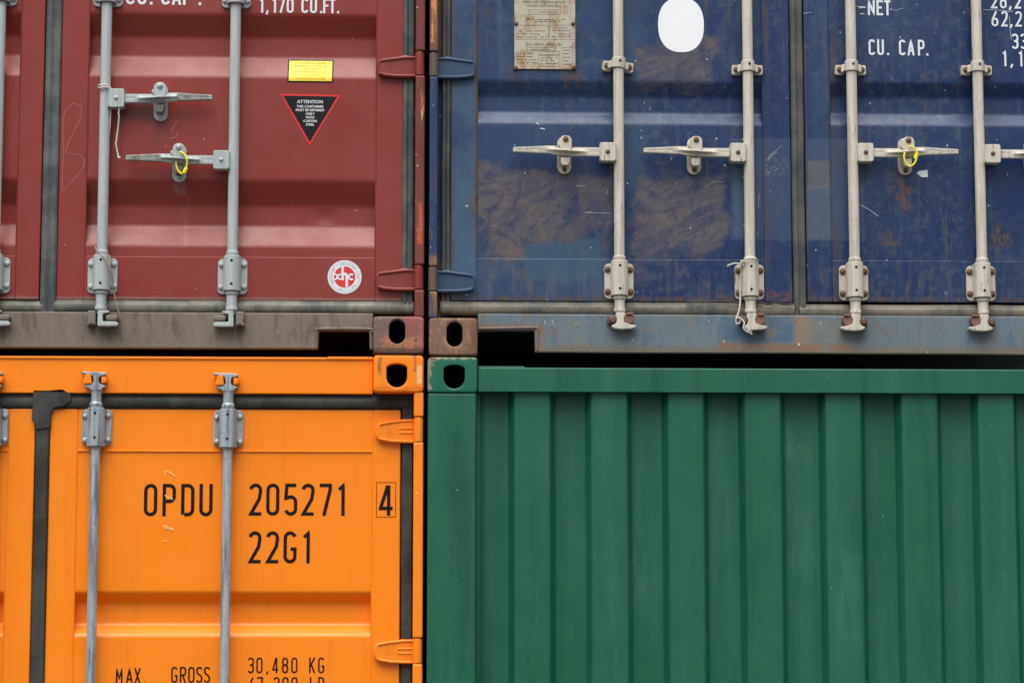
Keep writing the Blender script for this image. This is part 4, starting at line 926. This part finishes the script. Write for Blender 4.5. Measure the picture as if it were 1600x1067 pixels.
for px_, cam_, keep_, hz, d, zb_px, cl, rot in ((967, CAM_C, KEEP_MC, 237, -1, 439.8, 100, -5), (1170, CAM_C, KEEP_MC, 238, -1, 441.2, 105, 0), (1332.5, CAM_CM, KEEP_MCM, 238, 1, 442.5, 105, 0), (1530.5, CAM_CM, KEEP_MCM, 240, 1, 443.3, 105.5, 0)):
    x = X(px_, 240, Y_ROD); zb = Z(px_, zb_px - 0.5, .05); dd = dBL if px_ < 1240 else dBR
    o = rod_bottom(blue, x, zb, ztb - .1, CREAM, cam_, keep_, BR_C, BO_C, .010, 0.0)
    zc = Z(px_, cl, .03); q = place('rod_clamp', CL_C, o, (x, 0, zc))
    if rot: q.rotation_euler = (0, R(-rot), 0)
    for sx in (-1, 1): place('bolt', BO_C, o, (x + sx * .036, Y_DOOR - .020, zc - .007 - sx * .0028 * (1 if rot else 0)))
    rod_handle(o, dd.o, x, Z(px_ + 22 * d, hz, .004), d, 'c', BS_C)
sL, sRt = dBL.surf, dBR.surf
lettering('NET', dBR.o, WHITE_INK, [X(p, 15, Y_PANEL) for p in (1356, 1369.5, 1381)], Z(1375, 1, Y_PANEL), Z(1375, 24.5, Y_PANEL), sRt, .14, .46)
for tx, ps in (('CU.', (1357, 1370.5, 1382)), ('CAP.', (1404.5, 1418, 1434, 1443.5))): lettering(tx, dBR.o, WHITE_INK, [X(p, 75, Y_PANEL) for p in ps], Z(1400, 62.5, Y_PANEL), Z(1400, 87, Y_PANEL), sRt, .13, .42)
for tx, ps, a, b_ in (('28,2', (1548, 1562, 1573, 1585), -10, 14), ('62,2', (1549, 1564, 1574.5, 1586), 18, 42), ('33', (1580.5, 1594), 53, 77), ('1,1', (1565, 1575.5, 1590), 80, 104)):
    lettering(tx, dBR.o, WHITE_INK, [X(p, (a + b_) / 2, Y_PANEL) for p in ps], Z(1575, a, Y_PANEL), Z(1575, b_, Y_PANEL), sRt, .125, .44)
bm = bmesh.new(); c0 = P(1064, 39.5, Y_PANEL); se = []
for k in range(64):
    a = 2 * math.pi * k / 64; ca, sa = math.cos(a), math.sin(a); e = 2 / 2.35
    se.append((c0.x + 37 * S * math.copysign(abs(ca) ** e, ca), c0.z + 45 * S * math.copysign(abs(sa) ** e, sa)))
sheet(bm, se, on(sL, .0011), 0); part('sticker', bm, plain('white_vinyl', srgb(244, 245, 246), .4, .02), dBL.o, None, 'blank white oval sticker')
bm = bmesh.new(); sheet(bm, t3((1432, 271), (1436, 267.5), (1449, 266), (1449.5, 277), (1440, 277.5)), on(sRt, .001), 0); part('label_scrap', bm, WHITE_INK, dBR.o)
# approval plate
PLATE = NB('etched_plate'); n1 = PLATE.noise(sc=26, detail=7, rough=.7); n2 = PLATE.noise(scale=(60, 60, 22), sc=1, detail=6, rough=.7, off=(3, 3, 3))
c_ = PLATE.mix(PLATE.mul(PLATE.ramp(n1, .4, .7), .35), srgb(186, 180, 160), srgb(150, 142, 124)); c_ = PLATE.mix(PLATE.mul(PLATE.ramp(n1, .50, .64), .8), c_, srgb(164, 126, 76)); c_ = PLATE.mix(PLATE.mul(PLATE.ramp(n2, .57, .68), .8), c_, srgb(140, 88, 50))
c_ = PLATE.mix(PLATE.mul(PLATE.mul(PLATE.pbox(CB, (800, 98), (902, 110), .008, .03), PLATE.ramp(n2, .42, .6)), .7), c_, srgb(170, 110, 74))
PLATE = PLATE.done(c_, .5, n1, .08, .001, .15)
PINK = plain('etched_print', srgb(74, 72, 70), .6, .3, sc=120)
YPL = Y_PANEL - .0065
bm = bmesh.new(); q = quad(803.5, -45, 899, 109.5); prism(bm, [q[3], q[2], q[1], q[0]], YPL, Y_PANEL - .003, .0008, 0)
pf = lambda x, z: Vector((x, YPL - .0004, z))
for tx, x_, y_, sz, sx in (("APPROVED FOR TRANSPORT", 850, 4, .0125, .88), ("UNDER CUSTOMS SEAL", 850, 10, .0125, .88), ("CSC SAFETY APPROVAL", 850, 70.5, .0125, .88)):
    p = P(x_, y_, YPL); add_print(bm, printed(tx, sz, p.x, p.z, sx=sx), pf, 1)
def hair(x0, y0, x1, y1, wd=.0009):
    a, b = P(x0, y0, YPL), P(x1, y1, YPL); ribbon(bm, [(a.x, a.z), (b.x, b.z)], wd, pf, 1)
def frame_(x0, y0, x1, y1):
    for e in ((x0, y0, x1, y0), (x1, y0, x1, y1), (x1, y1, x0, y1), (x0, y1, x0, y0)): hair(*e)
for e in ((825, 16, 876, 23), (806, 40, 857, 62), (858, 40, 897, 62), (824, 75, 868, 80), (842, 81, 874, 86), (878, 75, 895, 107), (842, 87, 874, 104)): frame_(*e)
rnd = random.Random(7)
def scribble(x0, x1, y_, hgt=1.6):                         # worn, unreadable small print: broken dashes
    x = x0
    while x < x1:
        l = rnd.uniform(.8, 3.2)
        if rnd.random() < .82: hair(x, y_ + rnd.uniform(-.4, .4), min(x + l, x1), y_ + rnd.uniform(-.4, .4), hgt * S * rnd.uniform(.5, 1))
        x += l + rnd.uniform(.4, 1.2)
for a in ((830, 872, 19.5), (824, 884, 31), (836, 880, 34), (808, 854, 49), (808, 844, 53.5), (808, 850, 58.5), (862, 893, 44), (862, 890, 48), (872, 886, 54), (862, 892, 58), (828, 866, 78), (808, 834, 84), (808, 832, 89), (808, 838, 94), (808, 840, 98.5), (845, 872, 91), (845, 866, 95), (845, 872, 99.5), (880, 892, 79), (880, 889, 84), (880, 892, 90), (880, 888, 96), (880, 892, 101)): scribble(*a)
pl_o = part('approval_plate', bm, [PLATE, PINK], dBL.o, None, 'rust-stained metal approval plate')
BO_B = m_bolt(plain('grimy_rivet', srgb(78, 84, 92), .6, .5, sc=80), .0068, .006)
for x_, y_ in ((806.5, 37.5), (895.5, 37.5), (805.5, 107), (897, 106)):
    p = P(x_, y_, YPL); place('rivet', BO_B if y_ < 60 else m_bolt(BOLT_R, .0078, .006), dBL.o, (p.x, YPL, p.z))

# ================================================================== ORANGE container (bottom left)
orange = thing('shipping_container', 'bright orange container with black stencilled numbers, at the bottom of the stack', 'shipping container', CO, 'stacked shipping containers')
oc_t, oc_b = Z(620, 554.5), Z(620, 613)
xo0, xo1 = X(583, 585), X(662, 585); xol = 2 * CO.x - xo1
casting(orange, xo0, xo1, oc_b, oc_t, shield((604, 568), (636, 605)), ORANGE_CAST)
casting(orange, xol, xol + .162, oc_b, oc_t, [(2 * CO.x - x, z) for x, z in shield((604, 568), (636, 605))][::-1], ORANGE_CAST)
z_ht, z_hb = Z(300, 557.5, Y_SILL), Z(300, 615, Y_SILL)
bm = bmesh.new(); xa, xb_ = xol + .163, xo0 - .001
box(bm, xa, xb_, Y_SILL, .16, z_hb, z_ht - .006, .004, 0, 3); box(bm, xa, xb_ - .15, Y_SILL - .005, .155, z_ht - .0085, z_ht, .0025); box(bm, xb_ - .149, xb_, Y_SILL - .006, .155, z_ht - .0075, z_ht + .002, .0025)
part('door_header', bm, ORANGE, orange)
oxl, os0, os1, oxr = X(75, 800, Y_DOOR), X(119, 800, Y_DOOR), X(581, 800, Y_DOOR), X(625.5, 800, Y_DOOR)
zdt, zrt_ = Z(300, 639, Y_DOOR), Z(300, 704.7, Y_DOOR)
RIB_O = [rib_rows(400, (925.5 + k, 941 + k, 975 + k, 992 + k)) for k in (0, 262, 524)]
OSC = plain('pale_orange_scratch', srgb(255, 186, 104), .6, .2)
mo = [([(257, 737), (262, 736), (266, 738), (274, 744)], .0042, 1), ([(257, 744), (260, 735)], .0034, 1), ([(255, 821), (262, 824), (271, 827)], .0075, 1), ([(256, 826), (262, 825)], .004, 1), ([(254, 844.5), (262, 845.5)], .0034, 1), ([(258, 773), (262, 778), (267, 777), (270, 780)], .0040, 1), ([(267, 777), (269, 773)], .0024, 1), ([(497 + 133, 1006), (497 + 133, 1012)], .001, 1), ([(330, 1003), (329, 1012)], .0012, 1), ([(386, 1003), (385, 1010)], .0012, 1)]
zo_bot = .16
dO = Door(orange, ORANGE, oxl, os0, os1, oxr, zo_bot, zo_bot + .14, zrt_, zdt, RIB_O, 21.4, [OSC], .0010, mo)
dOL = Door(orange, ORANGE, 2 * CO.x - oxr, 2 * CO.x - os1, X(10, 800, Y_DOOR), X(52, 800, Y_DOOR), zo_bot, zo_bot + .14, zrt_, zdt, RIB_O, 25.4, [OSC], .0010)
zgt, zgb = Z(300, 614, .056), Z(300, 638.5, .056)
gasket_h(dO.o, X(72, 626, .056), X(646, 626, .056), zgb, zgt, RUB_O, .051, 11, True); gasket_h(dOL.o, 2 * CO.x - oxr, X(54, 626, .056), zgb - .001, zgt - .001, RUB_O, .052, 12, True)
gasket_v(dO.o, X(52.5, 800, .056), X(74.5, 800, .056), zo_bot, zgb + .014, RUB_O, .0525, 13, True); gasket_v(dO.o, X(626.5, 800, .056), X(645, 800, .056), zo_bot, zgt - .004, RUB_O, .056, 14, True)
bm = bmesh.new(); fp = [(51, 608.5), (75, 608.8), (98, 606.8), (103, 610), (110, 614.5), (112, 626), (100, 634), (84, 637), (80, 646), (78, 668), (57, 671), (55, 664), (49, 655), (50, 640), (52, 628)]
prism(bm, [(P(x, y, .047).x, P(x, y, .047).z) for x, y in fp], .047, .056, .003); part('gasket_flap', bm, RUB_O, dO.o, None, 'folded black rubber corner of the door gasket')
kz1, kz2 = Z(653, 671.5, .02), Z(653, 1016.5, .02); xk = X(653, 830, .02)
post(orange, X(645.5, 830), X(661, 830), X(632, 830, .1), 0.118, oc_b + .002, ORANGE_CAST, gaps=[(kz1 - .041, kz1 + .041), (kz2 - .041, kz2 + .041)])
post(orange, xol, xol + .03, xol + .06, .118, oc_b, ORANGE)
for k in (kz1, kz2): hinge(dO.o, xk, k, -1, ORANGE_CAST, 'ribbed')
shell(orange, CO, ORANGE, .12, oc_t - .03)
bm = bmesh.new(); box(bm, xol, xo1, .03, .16, .0, .117, .004); box(bm, xa, xb_, Y_SILL, .159, .118, zo_bot - .004, .002); part('bottom_sill', bm, ORANGE, orange)
for px_ in (146.5, 354, -16.5):
    x = X(px_, 820, Y_ROD); zb = Z(150, 667, .05) if px_ < 200 else Z(354, 669, .05)
    bm = bmesh.new()
    lathe(bm, [(.0156, .16), (.0156, zb - .071), (.0195, zb - .070), (.0195, zb - .0645), (.0156, zb - .064), (.0160, zb + .059), (.0195, zb + .0605), (.0216, zb + .064), (.0216, zb + .073), (.0172, zb + .079), (.0168, zb + .104), (.0190, zb + .112), (.0190, zb + .120), (.0160, zb + .128), (.011, zb + .132)], x, Y_ROD, 0, 28)
    o = part('locking_rod', bm, GALV_O, orange, (x, Y_ROD, zb)); place('bearing_bracket', BR_O, o, (x, 0, zb)); bolts(o, x, zb, BO_O, dz=(.035, -.043)); place('locking_cam', CAM_O, o, (x, 0, zb)); [place('cam_keeper', q, orange, (x, 0, zb)) for q in KEEP_MO]
sO = dO.surf
def row(text, pxs, y0, y1, st=.105, wd=.41): return lettering(text, dO.o, BLACK_INK, [X(p, (y0 + y1) / 2, Y_PANEL) for p in pxs], Z(pxs[0], y0, Y_PANEL), Z(pxs[0], y1, Y_PANEL), sO, st, wd)
row('OPDU', (225, 254, 283, 311.5), 755.5, 806); row('205271', (389, 416, 444, 471, 498, 525), 755, 805); row('22G1', (388, 415.5, 443, 470.5), 829.5, 879.5)
row('4', (591.5,), 757, 805, .11, .46)
row('MAX.', (181, 197, 209.5, 222.5), 1043, 1068, .10, .42); row('GROSS', (267.5, 281, 294, 306.5, 318.5), 1041, 1066, .10, .40)
row('30,480', (387, 400.5, 413, 425, 440.5, 455), 1026.5, 1051, .095, .40); row('KG', (483, 497), 1026.5, 1051, .095, .40); row('67,200', (388, 401, 413, 427, 441, 455), 1057, 1082, .095, .40); row('LB', (484, 497), 1057, 1082, .095, .40)
bm = bmesh.new(); q = quad(588.5, 753.5, 618, 807.5); ribbon(bm, [q[0], q[1], q[2], q[3], q[0], ((q[0][0] + q[1][0]) / 2, q[0][1])], .0017, on(lambda x, z: Y_DOOR, .0007)); part('check_digit_box', bm, BLACK_INK, dO.o)

# ================================================================== GREEN container (bottom right, closed front end)
green = thing('shipping_container', 'dark green container with upright corrugated wall, below the blue one', 'shipping container', CG, 'stacked shipping containers')
gc_t, gc_b = Z(708, 557.5), Z(708, 614)
xg0, xg1 = X(668, 585), X(746.5, 585); xgr = 2 * CG.x - xg0
casting(green, xg0, xg1, gc_b, gc_t, shield((693.5, 570), (726, 607)), GREEN_CAST)
casting(green, xgr - .162, xgr, gc_b, gc_t, [(2 * CG.x - x, z) for x, z in shield((693.5, 570), (726, 607))][::-1], GREEN_CAST)
Y_GW = .030
bm = bmesh.new(); z1_, z0_ = Z(1150, 575.5, .012), Z(1150, 613, .012)
box(bm, xg1 + .001, xgr - .163, .012, .072, z0_, z1_, .0045, 0, 3); a = X(820, 573, .02); box(bm, xg1 + .001, a, .016, .07, z1_ - .0005, z1_ + .0045, .002)
tube(bm, [(xg1 + .002 + (xgr - xg1 - .17) * k / 60, .0128, z0_ + .0015 + .0005 * mnoise.noise((k, 0, 1))) for k in range(61)], .002, 6)
part('top_rail', bm, GREEN, green)
bm = bmesh.new(); box(bm, xg0 + .001, X(744, 800), .004, .16, .118, gc_b + .001, .008, 0, 4); part('corner_post', bm, GREEN, green)
bm = bmesh.new(); box(bm, xgr - .16, xgr - .001, .004, .16, .118, gc_b + .001, .008, 0, 4); part('corner_post', bm, GREEN, green)
# corrugated end wall: extruded plan profile
GD = .0456; ridges = [(804, 860), (925, 981), (1045.5, 1101), (1166, 1222), (1292.5, 1348), (1412.5, 1468), (1532.5, 1588)]
plan = [(X(744.5, 800, Y_GW), Y_GW + .03), (X(749, 800, Y_GW), Y_GW + .03), (X(757, 800, Y_GW), Y_GW + GD)]
for a, b_ in ridges:
    xa, xb_ = X(a, 800, Y_GW), X(b_, 800, Y_GW); plan += [(xa - .0175, Y_GW + GD), (xa, Y_GW), (xb_, Y_GW), (xb_ + .0175, Y_GW + GD)]
while plan[-1][0] + .25 < xgr - .17:
    x = plan[-1][0] + .104; plan += [(x, Y_GW + GD), (x + .0175, Y_GW), (x + .128, Y_GW), (x + .1455, Y_GW + GD)]
plan.append((xgr - .155, Y_GW + GD))
pp = make_profile(plan); cols = []
for i in range(len(pp) - 1):
    n = max(1, int(abs(pp[i + 1][0] - pp[i][0]) / .02)); cols += [(pp[i][0] + (pp[i + 1][0] - pp[i][0]) * k / n, pp[i][1] + (pp[i + 1][1] - pp[i][1]) * k / n) for k in range(n)]
cols.append(pp[-1]); zz = [.118 + (z0_ + .004 - .118) * k / 70 for k in range(71)]
bm = bmesh.new()
V = [[bm.verts.new((x + .0012 * mnoise.noise((x * 2, z * 2.4, 3)), y + .0016 * mnoise.noise((x * 3, z * 3, 9)) * min(1, (z0_ - z + .02) / .05), z)) for x, y in cols] for z in zz]
for j in range(70):
    for i in range(len(cols) - 1): bm.faces.new((V[j][i], V[j][i + 1], V[j + 1][i + 1], V[j + 1][i]))
part('end_wall', bm, GREEN, green, None, None, 50)
bm = bmesh.new(); box(bm, xg0, xgr, .01, .16, 0, .117, .004); part('bottom_rail', bm, GREEN, green)
shell(green, CG, GREEN, .12, gc_t - .04, .18, -.0058)

# ================================================================== loose things tied to the doors
YSEAL = plain('yellow_plastic', srgb(240, 226, 40), .4, .05)
TWINE, WIRE = plain('white_twine', srgb(206, 200, 186), .8, .25, sc=200), plain('dirty_twine', srgb(150, 134, 116), .8, .4, sc=120)
def loop_seal(pts, tag_px, label):
    o_ = P(pts[0][0], pts[0][1], 0); bm = bmesh.new()
    tube(bm, smooth_path([(P(x, y, yy).x, yy, P(x, y, yy).z) for x, y, yy in pts], 8), .0030, 10)
    a, b = tag_px; p, q = P(*a, -.006), P(*b, -.006); tube(bm, [p, p.lerp(q, .15), p.lerp(q, .85), q], [.0040, .0068, .0068, .0045], 10)
    o = place('cable_seal', mesh_of('cable_seal', bm, YSEAL, o_), None, o_); o['label'] = label; o['category'] = 'seal'; o['group'] = 'yellow cable seals'
loop_seal([(281, 238, -.004), (287, 240, -.008), (291.5, 248, -.010), (292, 258, -.009), (289, 268, -.006), (284, 271.5, .004), (278.5, 267, .008), (275.5, 258, .010), (275.5, 248, .012)], ((291.5, 262), (287, 272)), 'yellow cable seal looped on the handle catch of the red door')
loop_seal([(1420, 229, -.006), (1427, 230, -.010), (1432, 237, -.011), (1432.5, 246, -.010), (1428.5, 256, -.009), (1421, 260, -.006), (1414.5, 253, -.004), (1412.5, 244, -.003), (1415, 236, 0)], ((1433, 238), (1430, 249)), 'yellow cable seal ring hanging on the handle catch of the blue door')
def twine(strands, mat, label, r=.0024):
    bm = bmesh.new(); p0 = P(*strands[0][0][:2], 0)
    for st in strands:
        pts = smooth_path([(P(x, y, yy).x, yy, P(x, y, yy).z) for x, y, yy in st], 6)
        tube(bm, pts, [r * (1 + .22 * mnoise.noise((k * 1.3, r * 900, st[0][0]))) for k in range(len(pts))], 8)
    o = place('twine', mesh_of('twine', bm, mat, p0), None, p0); o['label'] = label; o['category'] = 'string'; o['group'] = 'strings tied to the locking rods'
twine([[(153.5, 136, .028), (154, 133.5, .012), (158, 133, .006), (165, 133, .008), (171, 136, .012), (174, 140, .018)], [(153.5, 137, .028), (156, 137.5, .010), (163, 136.5, .006), (171, 137.5, .012)],
       [(186, 165, .010), (186, 172, .012), (185, 178, .014), (186, 181, .014), (184.5, 200, .02), (182.5, 214, .022), (182, 221, .022), (181, 224, .022), (183, 236, .024), (185.5, 246, .024)], [(173.5, 168, .03), (172, 190, .03), (170.5, 212, .03)], [(184, 244, .024), (186, 247, .022), (188.5, 245.5, .022)]], TWINE, 'white string knotted round the grey rod above the upper handle hub', .0026)
twine([[(149, 386, .02), (151, 391, .008), (157, 398, .004), (164, 405, .0), (169, 412, -.002), (172, 418, -.002), (174, 426, 0), (176, 436, .01), (177, 448, .018), (177.5, 456, .03), (180, 468, .03), (184, 482, .028), (188, 494, .03)], [(172, 401, .012), (171, 408, .004), (170, 414, -.002)], [(177, 452, .018), (179, 460, .024), (180.5, 467, .026)]], WIRE, 'dirty frayed cord hanging down the bracket of the red container', .0021)
twine([[(1136.5, 416, .03), (1141, 413.5, .03), (1149, 411.5, .03), (1157, 412.5, .014), (1161, 409, .004), (1165, 405.5, -.002), (1172, 403.5, -.003), (1180, 404, .0), (1183, 406, .010)], [(1159, 413, .014), (1161, 415, .01), (1162, 408, .01), (1158, 408, .014), (1159, 413, .014)],
       [(1159, 413, .014), (1158, 424, .030), (1157, 440, .036), (1156.5, 458, .034), (1156.5, 472, .03), (1155, 484, .024), (1151.5, 495, .018)], [(1151, 495, .018), (1150, 501, .016), (1151, 506, .016), (1156, 504, .014), (1157, 498, .014), (1152, 496, .012), (1150, 499, .012)],
       [(1153, 496, .014), (1159, 499, .008), (1163, 505, .006), (1161.5, 512, .006), (1165, 517, .008), (1171, 520, .012), (1175, 522, .014)], [(1168, 517, .01), (1171, 516, .01), (1174, 519, .012)]], TWINE, 'white twine tied round the cream rod and trailing to the sill', .0026)
